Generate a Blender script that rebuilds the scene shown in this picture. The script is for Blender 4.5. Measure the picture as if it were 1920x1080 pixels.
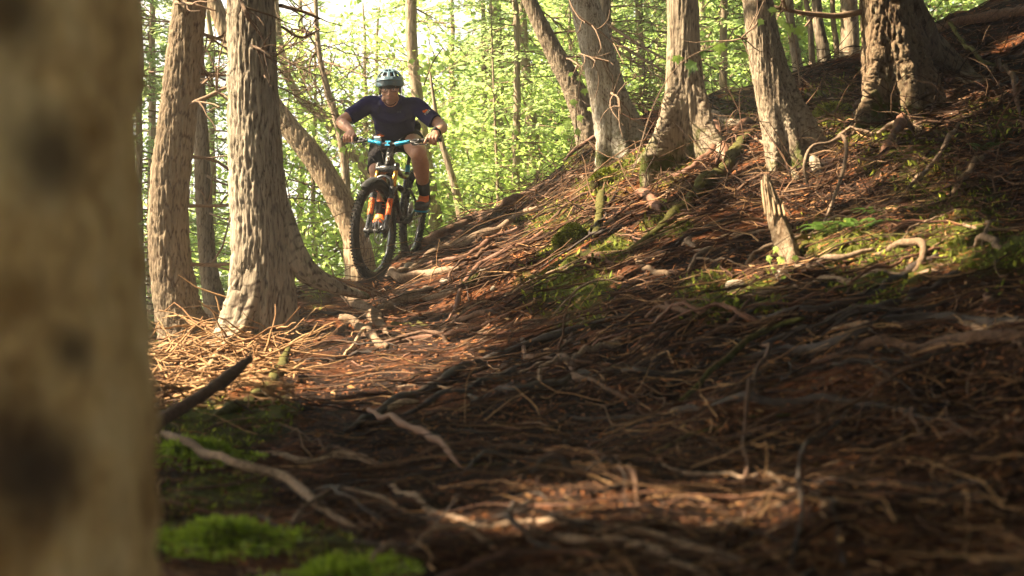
import bpy, bmesh, math, random
import numpy as np
from mathutils import Vector, Matrix

random.seed(7)
rng = np.random.default_rng(7)
for o in list(bpy.data.objects):
    bpy.data.objects.remove(o)
scene = bpy.context.scene
COL = scene.collection
pi = math.pi
R = math.radians

# ------------------------------------------------------------------ camera, world, sun, exposure
F = 1920 * 50.0 / 36.0            # focal length in photo pixels
PITCH = math.atan2(80.0, F)
cam_d = bpy.data.cameras.new('camera')
cam_d.lens = 50; cam_d.sensor_width = 36
cam_d.clip_start = 0.05; cam_d.clip_end = 600
cam_d.dof.use_dof = True
cam_d.dof.focus_distance = 10.6
cam_d.dof.aperture_fstop = 3.6
cam = bpy.data.objects.new('camera', cam_d); COL.objects.link(cam)
cam.location = (0, 0, 0); cam.rotation_euler = (pi / 2 + PITCH, 0, 0)
scene.camera = cam

SUN_ELEV, SUN_AZ = 47.0, 94.0     # azimuth: degrees to the left of straight ahead
SDIR = np.array([-math.sin(R(SUN_AZ)) * math.cos(R(SUN_ELEV)), math.cos(R(SUN_AZ)) * math.cos(R(SUN_ELEV)), math.sin(R(SUN_ELEV))])
world = bpy.data.worlds.new('World'); scene.world = world; world.use_nodes = True
wn = world.node_tree.nodes; wl = world.node_tree.links
bg = wn['Background']; sky = wn.new('ShaderNodeTexSky')
sky.sky_type = 'NISHITA'; sky.sun_disc = False
sky.sun_elevation = R(SUN_ELEV); sky.sun_rotation = R(-SUN_AZ)
sky.air_density = 1.0; sky.dust_density = 2.5; sky.ozone_density = 1.0
hs = wn.new('ShaderNodeHueSaturation'); hs.inputs['Saturation'].default_value = .55   # milky summer sky
wl.new(sky.outputs[0], hs.inputs['Color']); wl.new(hs.outputs[0], bg.inputs[0]); bg.inputs[1].default_value = 0.05
sun_d = bpy.data.lights.new('sun', 'SUN'); sun_d.energy = 5.0; sun_d.angle = R(0.55)
sun_d.color = (1.0, 0.81, 0.56)
sun = bpy.data.objects.new('sun', sun_d); COL.objects.link(sun)
sun.rotation_euler = Vector(SDIR).to_track_quat('Z', 'Y').to_euler()
vs = scene.view_settings
vs.view_transform = 'Standard'; vs.look = 'None'; vs.gamma = 1; vs.use_curve_mapping = False
vs.exposure = 3.0
HAZE = .0050
cy = scene.cycles
cy.use_denoising = True; cy.use_adaptive_sampling = True; cy.adaptive_threshold = 0.02
cy.max_bounces = 7; cy.diffuse_bounces = 4; cy.glossy_bounces = 3; cy.transmission_bounces = 5
cy.transparent_max_bounces = 8; cy.sample_clamp_indirect = 6.0
cy.caustics_reflective = False; cy.caustics_refractive = False

# ------------------------------------------------------------------ photo pixel -> world
def ray(px, py):
    a = (np.asarray(px, float) - 960.0); b = -(np.asarray(py, float) - 540.0)
    Y = F * math.cos(PITCH) - b * math.sin(PITCH); Z = F * math.sin(PITCH) + b * math.cos(PITCH)
    return np.stack([a / Y, np.ones_like(a * 1.0), Z / Y], -1)
def P(px, py, d):
    return ray(px, py) * np.asarray(d, float)[..., None]
def PIX(p):
    p = np.asarray(p, float)
    x, y, z = p[..., 0], p[..., 1], p[..., 2]
    f = y * math.cos(PITCH) + z * math.sin(PITCH); u = -y * math.sin(PITCH) + z * math.cos(PITCH)
    return np.stack([960 + F * x / f, 540 - F * u / f], -1)

# ------------------------------------------------------------------ noise
def _h(ix, iy, iz, s):
    M = np.uint32(0xffffffff)
    with np.errstate(over='ignore'):
        h = (ix.astype(np.int64).astype(np.uint32) * np.uint32(374761393) + iy.astype(np.int64).astype(np.uint32) * np.uint32(668265263)
             + iz.astype(np.int64).astype(np.uint32) * np.uint32(2147483647) + np.uint32(s * 974711 & 0xffffffff))
        h = (h ^ (h >> np.uint32(13))) * np.uint32(1274126177)
        h = (h ^ (h >> np.uint32(16))) * np.uint32(2246822519)
        h = h ^ (h >> np.uint32(13))
    return h.astype(np.float64) / 4294967295.0
def vnoise(p, s=0):
    p = np.asarray(p, float); i = np.floor(p); f = p - i; f = f * f * (3 - 2 * f); i = i.astype(np.int64)
    out = 0
    for dx in (0, 1):
        wx = f[..., 0] if dx else 1 - f[..., 0]
        for dy in (0, 1):
            wy = f[..., 1] if dy else 1 - f[..., 1]
            for dz in (0, 1):
                wz = f[..., 2] if dz else 1 - f[..., 2]
                out = out + wx * wy * wz * _h(i[..., 0] + dx, i[..., 1] + dy, i[..., 2] + dz, s)
    return out * 2 - 1
def fbm(p, o=4, s=0):
    a, t, r = 1.0, 0, 0; p = np.asarray(p, float)
    for k in range(o):
        r = r + a * vnoise(p, s + k); t += a; a *= .5; p = p * 2.03 + 5.1
    return r / t
def cracks(p, s=0):
    """difference of the two nearest cell distances (0 on the joints)"""
    i = np.floor(p).astype(np.int64); f1 = np.full(p.shape[0], 9.); f2 = np.full(p.shape[0], 9.)
    for dx in (-1, 0, 1):
        for dy in (-1, 0, 1):
            for dz in (-1, 0, 1):
                c = i + np.array([dx, dy, dz])
                q = np.stack([c[:, k] + .15 + .7 * _h(c[:, 0], c[:, 1], c[:, 2], s + 11 * k) for k in range(3)], -1)
                d = np.sqrt(((q - p) ** 2).sum(-1))
                n1 = np.minimum(f1, d); f2 = np.minimum(f2, np.maximum(f1, d)); f1 = n1
    return f2 - f1
def nz2(x, y, sc, o=3, s=0):
    return fbm(np.stack([x * sc, y * sc, np.zeros_like(x)], -1), o, s)

# ------------------------------------------------------------------ terrain: thin-plate surface through surveyed points
_c = []
def _g(col, rows):
    for py, d in rows:
        _c.append(P(col, py, d))
_g(-200, [(1080, 2.2), (900, 3.0), (800, 4.2)])
_g(150, [(1080, 2.3), (900, 3.3), (780, 5.0), (700, 7.0)])
_g(400, [(1080, 2.4), (900, 3.4), (780, 5.0), (710, 6.6), (665, 8.0)])
_g(330, [(650, 8.8)])
_g(560, [(600, 8.7)])
_g(700, [(1080, 2.4), (900, 3.3), (770, 5.0), (690, 6.8), (605, 8.7)])
_g(697, [(522, 10.5)]); _g(767, [(475, 11.67)])
_g(640, [(515, 10.0)])
_g(960, [(1080, 2.4), (900, 3.2), (760, 4.6), (640, 6.4), (520, 8.8), (450, 10.4), (395, 12.0)])
_g(870, [(405, 13.0)])
_g(1200, [(1080, 2.3), (900, 3.0), (760, 4.0), (640, 5.3), (520, 7.0), (400, 8.7), (290, 10.2)])
_g(1110, [(270, 11.4)])
_g(1500, [(1080, 2.2), (900, 2.8), (760, 3.6), (640, 4.6), (520, 5.9), (400, 7.3), (300, 8.4), (200, 10.5), (150, 13)])
_g(1900, [(1080, 2.0), (900, 2.5), (760, 3.1), (640, 3.8), (520, 4.7), (400, 5.8), (300, 6.8), (200, 8.2), (110, 10), (20, 13.5)])
_g(2200, [(900, 2.4), (600, 3.9), (300, 6.5)])
for q in [(-1.6, 12.5, 0.2), (-2.6, 9.5, -0.45), (-3.2, 8, -0.75), (-4, 10, -1.6), (-5, 6, -1.6), (-3.5, 4, -1.0), (-2.5, 2, -.62), (-3, 14, -1.0), (0, 15.5, .75), (1.2, 14, 1.25), (2.5, 15, 1.75),
          (4.5, 15, 2.2), (4.5, 20, 2.2), (7, 17, 3.2), (7, 9, 3.0), (7, 4, 2.4), (4, 2, 1.1), (2.5, 0, .35), (0, 0, -.55), (-3, -1, -.7), (0, -5, -.8), (6, -5, 1.6), (-8, -5, -2), (-8, 12, -3.4), (-6, 20, -3.2),
          (0, 22, -.6), (2, 28, -1.5), (-14, 20, -6), (-14, 0, -4.5), (14, 0, 5), (14, 20, 5), (0, 40, -5), (-30, 40, -10), (30, 40, 4), (-40, 0, -9), (40, 0, 9), (0, -30, -2), (0, 90, -6), (-50, 90, -10), (50, 90, 0)]:
    _c.append(np.array(q, float))
CP = np.array(_c)
def _phi(r2):
    return .5 * r2 * np.log(r2 + 1e-9)
def _fit():
    n = len(CP); d2 = ((CP[:, None, :2] - CP[None, :, :2]) ** 2).sum(-1)
    A = np.zeros((n + 3, n + 3)); A[:n, :n] = _phi(d2) + np.eye(n) * .02
    A[:n, n] = 1; A[:n, n + 1:] = CP[:, :2]; A[n, :n] = 1; A[n + 1:, :n] = CP[:, :2].T
    return np.linalg.solve(A, np.concatenate([CP[:, 2], np.zeros(3)]))
WT = _fit()
def hbase(x, y):
    x = np.asarray(x, float); y = np.asarray(y, float); o = WT[len(CP)] + WT[-2] * x + WT[-1] * y
    for (cx, cyy, _), w in zip(CP, WT):
        o = o + w * _phi((x - cx) ** 2 + (y - cyy) ** 2)
    return o
def trail_mask(x, y):
    """1 on the worn trail"""
    xc = np.interp(y, [0, 3, 5, 7, 9, 10.5, 12, 14], [-.1, -.35, -.6, -.75, -.85, -1.0, -.85, -.5])
    return np.exp(-((x - xc) / .42) ** 2)
_CORR = []
def fix_height(p, r):
    """settle the ground under a wheel"""
    d = p[2] - hfull(np.array([p[0]]), np.array([p[1]]))[0]; _CORR.append((p[0], p[1], d, r))
def hfull(x, y):
    o = _hf(x, y)
    for cx, cyy, d, r in _CORR: o = o + d * np.exp(-((x - cx) ** 2 + (y - cyy) ** 2) / r ** 2)
    return o
def _hf(x, y):
    m = 1 - .55 * trail_mask(x, y)
    return (hbase(x, y) + m * (.088 * nz2(x, y, 1.3, 3, 3) + .050 * nz2(x, y, 5.5, 3, 9)) + .012 * nz2(x, y, 19., 3, 21))
fix_height(P(701, 534, 10.45), .40); fix_height(P(760, 484, 11.6), .35); fix_height(P(703, 572, 9.7), .35)
GX0, GX1, GY0, GY1, GS = -7., 9., -1., 21., .04
_gx = np.arange(GX0, GX1, GS); _gy = np.arange(GY0, GY1, GS)
_mx, _my = np.meshgrid(_gx, _gy)
HG = hfull(_mx.ravel(), _my.ravel()).reshape(_mx.shape)
def hgt(x, y):
    x = np.asarray(x, float); y = np.asarray(y, float)
    u = np.clip((x - GX0) / GS, 0, len(_gx) - 1.001); v = np.clip((y - GY0) / GS, 0, len(_gy) - 1.001)
    i = u.astype(int); j = v.astype(int); fu = u - i; fv = v - j
    return (HG[j, i] * (1 - fu) * (1 - fv) + HG[j, i + 1] * fu * (1 - fv) + HG[j + 1, i] * (1 - fu) * fv + HG[j + 1, i + 1] * fu * fv)
_ts = 1.3 * np.exp(np.linspace(0, math.log(19.5 / 1.3), 420))
def G(px, py):
    """where the view ray meets the ground (nan if it misses)"""
    r = ray(px, py); r = np.atleast_2d(r); n = len(r)
    t = _ts[None, :]; X = r[:, 0:1] * t; Z = r[:, 2:3] * t; Y = np.broadcast_to(t, X.shape)
    below = Z < hgt(X, Y); k = below.argmax(1); ok = below.any(1) & (k > 0)
    k = np.clip(k, 1, None); ar = np.arange(n)
    d0 = (Z - hgt(X, Y))[ar, k - 1]; d1 = (Z - hgt(X, Y))[ar, k]
    f = d0 / (d0 - d1 + 1e-12); tt = _ts[k - 1] + (_ts[k] - _ts[k - 1]) * f
    out = r * tt[:, None]; out[~ok] = np.nan
    return out
def G1(px, py):
    for k in range(60):
        g = G([px], [py + 4 * k])[0]
        if not np.isnan(g[0]): return g
    return P(px, py, 11.)

# ------------------------------------------------------------------ mesh helpers
def link(o, parent=None):
    COL.objects.link(o)
    if parent is not None:
        o.parent = parent
    return o
def mk(name, V, Q=None, T=None, mat=None, parent=None, smooth=True, attr=None, mi=None):
    V = np.asarray(V, np.float32).reshape(-1, 3)
    Q = np.zeros((0, 4), np.int32) if Q is None else np.asarray(Q, np.int32).reshape(-1, 4)
    T = np.zeros((0, 3), np.int32) if T is None else np.asarray(T, np.int32).reshape(-1, 3)
    me = bpy.data.meshes.new(name)
    me.vertices.add(len(V)); me.vertices.foreach_set('co', V.ravel())
    nl = Q.size + T.size; me.loops.add(nl); me.loops.foreach_set('vertex_index', np.concatenate([Q.ravel(), T.ravel()]))
    me.polygons.add(len(Q) + len(T))
    st = np.concatenate([np.arange(len(Q)) * 4, Q.size + np.arange(len(T)) * 3]).astype(np.int32)
    me.polygons.foreach_set('loop_start', st)
    me.update(calc_edges=True)
    me.polygons.foreach_set('use_smooth', np.full(len(Q) + len(T), smooth, bool))
    if attr:
        for k, a in attr.items():
            at = me.attributes.new(k, 'FLOAT', 'POINT'); at.data.foreach_set('value', np.asarray(a, np.float32).ravel())
    for m in (mat if isinstance(mat, (list, tuple)) else [mat]):
        if m: me.materials.append(m)
    if mi is not None:
        me.polygons.foreach_set('material_index', np.asarray(mi, np.int32))
    me.validate()
    return link(bpy.data.objects.new(name, me), parent)
def resample(pts, n):
    """Catmull-Rom through pts (rows may carry radius as extra columns)"""
    p = np.asarray(pts, float)
    if len(p) == 2:
        t = np.linspace(0, 1, n)[:, None]; return p[0] * (1 - t) + p[1] * t
    q = np.vstack([2 * p[0] - p[1], p, 2 * p[-1] - p[-2]])
    L = np.concatenate([[0], np.cumsum(np.linalg.norm(np.diff(p[:, :3], axis=0), axis=1) + 1e-6)])
    s = np.linspace(0, L[-1], n); k = np.clip(np.searchsorted(L, s, 'right') - 1, 0, len(p) - 2)
    t = ((s - L[k]) / (L[k + 1] - L[k]))[:, None]
    a, b, c, d = q[k], q[k + 1], q[k + 2], q[k + 3]
    return .5 * ((2 * b) + (-a + c) * t + (2 * a - 5 * b + 4 * c - d) * t ** 2 + (-a + 3 * b - 3 * c + d) * t ** 3)
def frames(S):
    T = np.gradient(S, axis=0); T /= np.linalg.norm(T, axis=1, keepdims=True) + 1e-12
    ref = np.array([0, 0, 1.]) if abs(T[0, 2]) < .8 else np.array([1., 0, 0])
    A = np.zeros_like(S); a = np.cross(ref, T[0]); a /= np.linalg.norm(a); A[0] = a
    for i in range(1, len(S)):
        a = a - T[i] * a.dot(T[i]); a /= np.linalg.norm(a) + 1e-12; A[i] = a
    return T, A, np.cross(T, A)
def tube_arr(S, rad, sides=8, rough=0., seed=0, cap=True, flat=1.0, rsc=30., flute=0.):
    """closed tube along spine S; returns V, Q, T"""
    S = np.asarray(S, float); n = len(S); rad = np.broadcast_to(np.asarray(rad, float), (n,))
    _, A, B = frames(S); th = np.arange(sides) * 2 * pi / sides
    c, s = np.cos(th)[None, :, None], np.sin(th)[None, :, None]
    off = A[:, None] * c + B[:, None] * s * flat
    V = S[:, None] + off * rad[:, None, None]
    if rough:
        nn = fbm(V.reshape(-1, 3) * rsc, 3, seed).reshape(n, sides)
        n2 = vnoise(V.reshape(-1, 3) * rsc * .25, seed + 5).reshape(n, sides)
        V = V + off * (rad[:, None] * (rough * nn + rough * .9 * n2))[..., None]
    if flute:
        L_ = np.concatenate([[0], np.cumsum(np.linalg.norm(np.diff(S, axis=0), axis=1))])[:, None] * 2.2 + 0 * th[None]
        V = V + off * (rad[:, None] * flute * (vnoise(np.stack([np.cos(th)[None] * 2.2 + 0 * L_, np.sin(th)[None] * 2.2 + 0 * L_, L_], -1), seed + 2) + .4 * vnoise(np.stack([np.cos(th)[None] * 6 + 0 * L_, np.sin(th)[None] * 6 + 0 * L_, L_ * 1.5], -1), seed + 4)))[..., None]
    V = V.reshape(-1, 3)
    i = np.arange(n - 1)[:, None] * sides; j = np.arange(sides)[None]; k = (j + 1) % sides
    Q = np.stack([i + j, i + k, i + sides + k, i + sides + j], -1).reshape(-1, 4)
    T = np.zeros((0, 3), int)
    if cap:
        m = len(V); V = np.vstack([V, S[0], S[-1]]); jj = np.arange(sides); kk = (jj + 1) % sides
        T = np.vstack([np.stack([np.full(sides, m), kk, jj], -1), np.stack([np.full(sides, m + 1), (n - 1) * sides + jj, (n - 1) * sides + kk], -1)])
    return V, Q, T
class Acc:
    def __init__(s): s.V, s.Q, s.T, s.n, s.mi = [], [], [], 0, []
    def add(s, V, Q=None, T=None):
        s.V.append(np.asarray(V, float).reshape(-1, 3))
        if Q is not None and len(Q): s.Q.append(np.asarray(Q) + s.n)
        if T is not None and len(T): s.T.append(np.asarray(T) + s.n)
        s.n += len(s.V[-1]); return s
    def tube(s, pts, rad, sides=8, n=None, **k):
        p = np.asarray(pts, float)
        if n:
            r = np.broadcast_to(np.asarray(rad, float), (len(p),)); q = resample(np.column_stack([p, r]), n); p, rad = q[:, :3], np.maximum(q[:, 3], 1e-4)
        return s.add(*tube_arr(p, rad, sides, **k))
    def box(s, c, size, M=None):
        v = np.array([[x, y, z] for x in (-.5, .5) for y in (-.5, .5) for z in (-.5, .5)]) * np.asarray(size)
        if M is not None: v = v @ np.asarray(M).T
        return s.add(v + np.asarray(c), [[0, 1, 3, 2], [4, 6, 7, 5], [0, 4, 5, 1], [2, 3, 7, 6], [0, 2, 6, 4], [1, 5, 7, 3]])
    def ball(s, c, r, M=None, nu=16, nv=10):
        v = []
        for i in range(1, nv):
            a = pi * i / nv
            for j in range(nu):
                b = 2 * pi * j / nu; v.append([math.sin(a) * math.cos(b), math.sin(a) * math.sin(b), math.cos(a)])
        v += [[0, 0, 1], [0, 0, -1]]; v = np.array(v) * np.asarray(r)
        if M is not None: v = v @ np.asarray(M).T
        q = [[i * nu + j, (i + 1) * nu + j, (i + 1) * nu + (j + 1) % nu, i * nu + (j + 1) % nu] for i in range(nv - 2) for j in range(nu)]
        m = (nv - 1) * nu
        t = [[m, j, (j + 1) % nu] for j in range(nu)] + [[m + 1, (nv - 2) * nu + (j + 1) % nu, (nv - 2) * nu + j] for j in range(nu)]
        return s.add(v + np.asarray(c), q, t)
    def arrays(s):
        return (np.vstack(s.V), np.vstack(s.Q) if s.Q else None, np.vstack(s.T) if s.T else None)
    def build(s, name, mat=None, parent=None, **k):
        V, Q, T = s.arrays(); return mk(name, V, Q, T, mat, parent, **k)
def multi_tubes(Pn, Rn, sides=3):
    """many little tubes at once: Pn (N,K,3) spines, Rn (N,K) radii"""
    N, K, _ = Pn.shape; T = np.gradient(Pn, axis=1); T /= np.linalg.norm(T, axis=2, keepdims=True) + 1e-9
    up = np.array([0.13, .21, 1.]); A = np.cross(T, up); A /= np.linalg.norm(A, axis=2, keepdims=True) + 1e-9; B = np.cross(A, T)
    th = np.arange(sides) * 2 * pi / sides
    V = Pn[:, :, None] + Rn[:, :, None, None] * (A[:, :, None] * np.cos(th)[None, None, :, None] + B[:, :, None] * np.sin(th)[None, None, :, None])
    b = (np.arange(N) * K * sides)[:, None, None]; i = (np.arange(K - 1) * sides)[None, :, None]; j = np.arange(sides)[None, None]; k = (j + 1) % sides
    Q = np.stack([b + i + j, b + i + k, b + i + sides + k, b + i + sides + j], -1).reshape(-1, 4)
    return V.reshape(-1, 3), Q
def quads(p, d, w, L, W):
    """rhombic leaves: base p, direction d, width direction w"""
    V = np.stack([p, p + d * L[:, None] * .45 + w * W[:, None], p + d * L[:, None], p + d * L[:, None] * .45 - w * W[:, None]], 1)
    return V.reshape(-1, 3), np.arange(len(p) * 4).reshape(-1, 4)
def unit(v):
    return v / (np.linalg.norm(v, axis=-1, keepdims=True) + 1e-12)
def empty(name, loc):
    o = bpy.data.objects.new(name, None); o.location = [float(v) for v in loc]; o.empty_display_size = .2
    return link(o)
def tag(o, label=None, cat=None, group=None, kind=None):
    if label: o['label'] = label
    if cat: o['category'] = cat
    if group: o['group'] = group
    if kind: o['kind'] = kind
    return o
def rebase(root, *kids):
    """move children meshes, built in world space, under a thing standing at root.location"""
    v = Vector(root.location)
    for k in kids:
        k.data.transform(Matrix.Translation(-v)); k.parent = root

# ------------------------------------------------------------------ materials
def mat(name):
    m = bpy.data.materials.new(name); m.use_nodes = True
    return m, m.node_tree.nodes, m.node_tree.links, m.node_tree.nodes['Principled BSDF']
def nd(n, t, **k):
    x = n.new(t)
    for a, b in k.items():
        if a.startswith('i_'): x.inputs[a[2:].replace('_', ' ')].default_value = b
        else: setattr(x, a, b)
    return x
def ramp(n, l, src, stops):
    r = n.new('ShaderNodeValToRGB'); e = r.color_ramp.elements
    while len(e) < len(stops): e.new(.5)
    for q, (p_, c) in zip(e, stops): q.position = p_; q.color = (*c, 1)
    l.new(src, r.inputs[0]); return r.outputs[0]
def mixc(n, l, f, a, b, mode='MIX'):
    x = n.new('ShaderNodeMix'); x.data_type = 'RGBA'; x.blend_type = mode
    for s, v in ((0, f), (6, a), (7, b)):
        if hasattr(v, 'is_output'): l.new(v, x.inputs[s])
        elif s == 0: x.inputs[0].default_value = v
        else: x.inputs[s].default_value = (*v, 1)
    return x.outputs[2]
def coords(n, l, scale=(1, 1, 1)):
    g = n.new('ShaderNodeNewGeometry'); m = n.new('ShaderNodeMapping'); m.inputs['Scale'].default_value = scale
    l.new(g.outputs['Position'], m.inputs[0]); return m.outputs[0]
def noise(n, l, co, sc, det=5, ro=.6, dist=0.):
    x = nd(n, 'ShaderNodeTexNoise'); x.inputs['Scale'].default_value = sc; x.inputs['Detail'].default_value = det
    x.inputs['Roughness'].default_value = ro; x.inputs['Distortion'].default_value = dist; l.new(co, x.inputs['Vector']); return x.outputs['Fac']
def bump(n, l, src, bs, strength=.6, dist=.01):
    b = n.new('ShaderNodeBump'); b.inputs['Strength'].default_value = strength; b.inputs['Distance'].default_value = dist
    l.new(src, b.inputs['Height']); l.new(b.outputs[0], bs.inputs['Normal'])
def simple(name, col, rough=.6, metal=0., var=0., bmp=0., sc=60., spec=.5):
    m, n, l, b = mat(name); b.inputs['Roughness'].default_value = rough; b.inputs['Metallic'].default_value = metal
    b.inputs['Specular IOR Level'].default_value = spec
    co = coords(n, l); f = noise(n, l, co, sc)
    c2 = tuple(max(0, c * (1 - var)) for c in col); c3 = tuple(min(1, c * (1 + var)) for c in col)
    l.new(ramp(n, l, f, [(.3, c2), (.7, c3)]), b.inputs['Base Color'])
    if bmp: bump(n, l, f, b, bmp, .004)
    return m
def bark(name, ridge, ridge2, crack, lichen=None, sx=38., sz=5., moss=0., stripe=0.):
    """ridge colours over a reddish inner bark in the furrows (attribute 'fur': 0 furrow .. 1 ridge)"""
    m, n, l, b = mat(name); b.inputs['Roughness'].default_value = .9; b.inputs['Specular IOR Level'].default_value = .15
    co = coords(n, l, (1, 1, sz / sx)); f = noise(n, l, co, sx, 6, .7, .4); f2 = noise(n, l, coords(n, l, (1, 1, .45)), 4.5, 4, .6)
    c = ramp(n, l, f2, [(.35, ridge), (.65, ridge2)])
    at = nd(n, 'ShaderNodeAttribute', attribute_name='fur')
    c = mixc(n, l, ramp(n, l, at.outputs['Fac'], [(.06, (1, 1, 1)), (.34, (0, 0, 0))]), c, crack)
    g = ramp(n, l, f, [(.3, (.45, .42, .40)), (.62, (1.25, 1.25, 1.25))]); c = mixc(n, l, .8, c, g, 'MULTIPLY')
    if lichen:
        f3 = noise(n, l, coords(n, l, (1, 1, .6)), 26, 6, .8); k = ramp(n, l, f3, [(.55, (0, 0, 0)), (.68, (.6, .6, .6))]); c = mixc(n, l, k, c, lichen)
    if moss:
        f4 = noise(n, l, coords(n, l), 7, 6, .7); at2 = nd(n, 'ShaderNodeAttribute', attribute_name='low')
        mm = n.new('ShaderNodeMath'); mm.operation = 'MULTIPLY_ADD'; l.new(at2.outputs['Fac'], mm.inputs[0]); mm.inputs[1].default_value = moss; l.new(f4, mm.inputs[2])
        k = ramp(n, l, mm.outputs[0], [(.72, (0, 0, 0)), (.86, (1, 1, 1))]); c = mixc(n, l, k, c, (.055, .065, .012))
    l.new(c, b.inputs['Base Color']); bump(n, l, f, b, .9, .012)
    return m
def leafm(name, cols, trans, tf=.5, rough=.45):
    m, n, l, b = mat(name); b.inputs['Roughness'].default_value = rough; b.inputs['Specular IOR Level'].default_value = .35
    g = n.new('ShaderNodeNewGeometry')
    k = len(cols); c = ramp(n, l, g.outputs['Random Per Island'], [(i / max(1, k - 1), q) for i, q in enumerate(cols)])
    l.new(c, b.inputs['Base Color'])
    t = n.new('ShaderNodeBsdfTranslucent'); l.new(mixc(n, l, .5, c, trans), t.inputs[0])
    x = n.new('ShaderNodeMixShader'); x.inputs[0].default_value = tf
    l.new(b.outputs[0], x.inputs[1]); l.new(t.outputs[0], x.inputs[2]); l.new(x.outputs[0], n['Material Output'].inputs[0])
    return m
def island(name, cols, rough=.85, bsc=90.):
    m, n, l, b = mat(name); b.inputs['Roughness'].default_value = rough; b.inputs['Specular IOR Level'].default_value = .2
    g = n.new('ShaderNodeNewGeometry'); k = len(cols)
    c = ramp(n, l, g.outputs['Random Per Island'], [(i / max(1, k - 1), q) for i, q in enumerate(cols)])
    f = noise(n, l, coords(n, l), bsc); c = mixc(n, l, .7, c, ramp(n, l, f, [(.3, (.5, .5, .5)), (.7, (1.3, 1.3, 1.3))]), 'MULTIPLY')
    l.new(c, b.inputs['Base Color']); bump(n, l, f, b, .5, .004); return m

M = {}
M['hemlock'] = bark('bark_fissured', (.22, .18, .13), (.30, .26, .20), (.045, .028, .019), (.30, .27, .18), moss=.28)
M['hemlock2'] = bark('bark_fissured_brown', (.155, .118, .078), (.21, .165, .115), (.05, .026, .014), (.22, .19, .12), moss=.28)
M['cedar'] = bark('bark_cedar_pale', (.31, .275, .215), (.42, .39, .33), (.09, .06, .038), (.48, .46, .38), sx=75, sz=3, moss=.30)
M['cedar2'] = bark('bark_cedar_brown', (.21, .165, .115), (.29, .24, .175), (.055, .034, .022), (.36, .32, .22), sx=75, sz=3, moss=.30)
M['cedar3'] = bark('bark_cedar_flaky', (.13, .088, .055), (.18, .135, .085), (.04, .022, .012), (.34, .33, .22), sx=50, sz=6, moss=.30)
def near_bark():
    m, n, l, b = mat('bark_near'); b.inputs['Roughness'].default_value = .9; b.inputs['Specular IOR Level'].default_value = .15
    co = coords(n, l, (1, 1, .8)); f = noise(n, l, co, 9, 5, .7); c = ramp(n, l, f, [(.36, (.30, .17, .06)), (.5, (.64, .42, .17)), (.66, (.76, .56, .27))])
    g = noise(n, l, coords(n, l, (1, 1, .4)), 60, 5, .7); c = mixc(n, l, .5, c, ramp(n, l, g, [(.3, (.5, .5, .5)), (.65, (1.2, 1.2, 1.2))]), 'MULTIPLY')
    # dark knots
    geo = n.new('ShaderNodeNewGeometry')
    for (kx, ky, kr) in [(95, 290, .034), (10, 870, .05), (80, 890, .035), (20, 20, .03), (130, 660, .02)]:
        p_ = ray(kx, ky) * 1.02; cx, cyy, rr = -.640, 1.22, .215   # knot sits on the trunk surface facing the path
        o_ = p_; best = None
        for t in np.linspace(.9, 1.25, 400):
            q = ray(kx, ky) * t
            if (q[0] + .538) ** 2 + (q[1] - 1.22) ** 2 < .2215 ** 2: best = q; break
        if best is None: best = p_
        d = n.new('ShaderNodeVectorMath'); d.operation = 'DISTANCE'; l.new(geo.outputs['Position'], d.inputs[0]); d.inputs[1].default_value = tuple(best)
        mr = n.new('ShaderNodeMapRange'); mr.interpolation_type = 'SMOOTHSTEP'; mr.inputs[1].default_value = kr * .2; mr.inputs[2].default_value = kr * 1.7; mr.inputs[3].default_value = .8; mr.inputs[4].default_value = 0; l.new(d.outputs['Value'], mr.inputs[0])
        c = mixc(n, l, mr.outputs[0], c, (.035, .020, .014))
    l.new(c, b.inputs['Base Color']); bump(n, l, g, b, .8, .006); return m
M['near'] = near_bark()
M['backbark'] = bark('bark_far', (.26, .20, .14), (.34, .28, .20), (.14, .095, .06), sx=40, sz=5)
M['mossbark'] = bark('bark_leaning', (.30, .22, .14), (.38, .30, .20), (.12, .07, .04), sx=60, sz=4, moss=.42)
M['root'] = simple('root_bark', (.095, .052, .031), .85, var=.55, bmp=1., sc=70, spec=.25)
M['root_pale'] = simple('root_bark_pale', (.19, .13, .085), .85, var=.55, bmp=1., sc=70, spec=.25)
M['root_red'] = simple('root_bark_red', (.13, .062, .036), .7, var=.35, bmp=.5, sc=70, spec=.3)
M['root_dark'] = simple('root_bark_dark', (.036, .025, .019), .75, var=.4, bmp=.6, sc=70, spec=.3)
M['root_moss'] = simple('root_bark_mossy', (.07, .065, .02), .9, var=.5, bmp=.9, sc=40, spec=.1)
M['deadwood'] = simple('deadwood_pale', (.30, .21, .125), .85, var=.35, bmp=.8, sc=60, spec=.2)
M['twigs'] = island('twig_wood', [(.020, .011, .007), (.040, .020, .011), (.085, .042, .022), (.03, .016, .009), (.19, .115, .065), (.07, .027, .014), (.022, .013, .008)])
M['twigs_pale'] = island('twig_wood_pale', [(.24, .13, .06), (.38, .235, .115), (.30, .165, .075), (.16, .08, .035)])
M['twigs_back'] = island('dead_branch_wood', [(.15, .10, .065), (.22, .15, .10), (.10, .065, .04)])
M['litter'] = island('needle_litter', [(.13, .044, .016), (.30, .105, .030), (.05, .022, .012), (.36, .15, .048), (.18, .052, .018)])
M['dryleaf'] = island('dry_leaf', [(.20, .085, .03), (.28, .15, .055), (.12, .05, .022), (.33, .21, .09)])
M['moss'] = island('moss_tuft', [(.09, .12, .014), (.17, .20, .022), (.28, .30, .035), (.12, .16, .02)], bsc=30)
M['leaf_maple'] = leafm('leaf_maple', [(.13, .22, .04), (.22, .33, .06), (.32, .38, .09), (.16, .28, .05)], (.62, .82, .24), .65)
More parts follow.
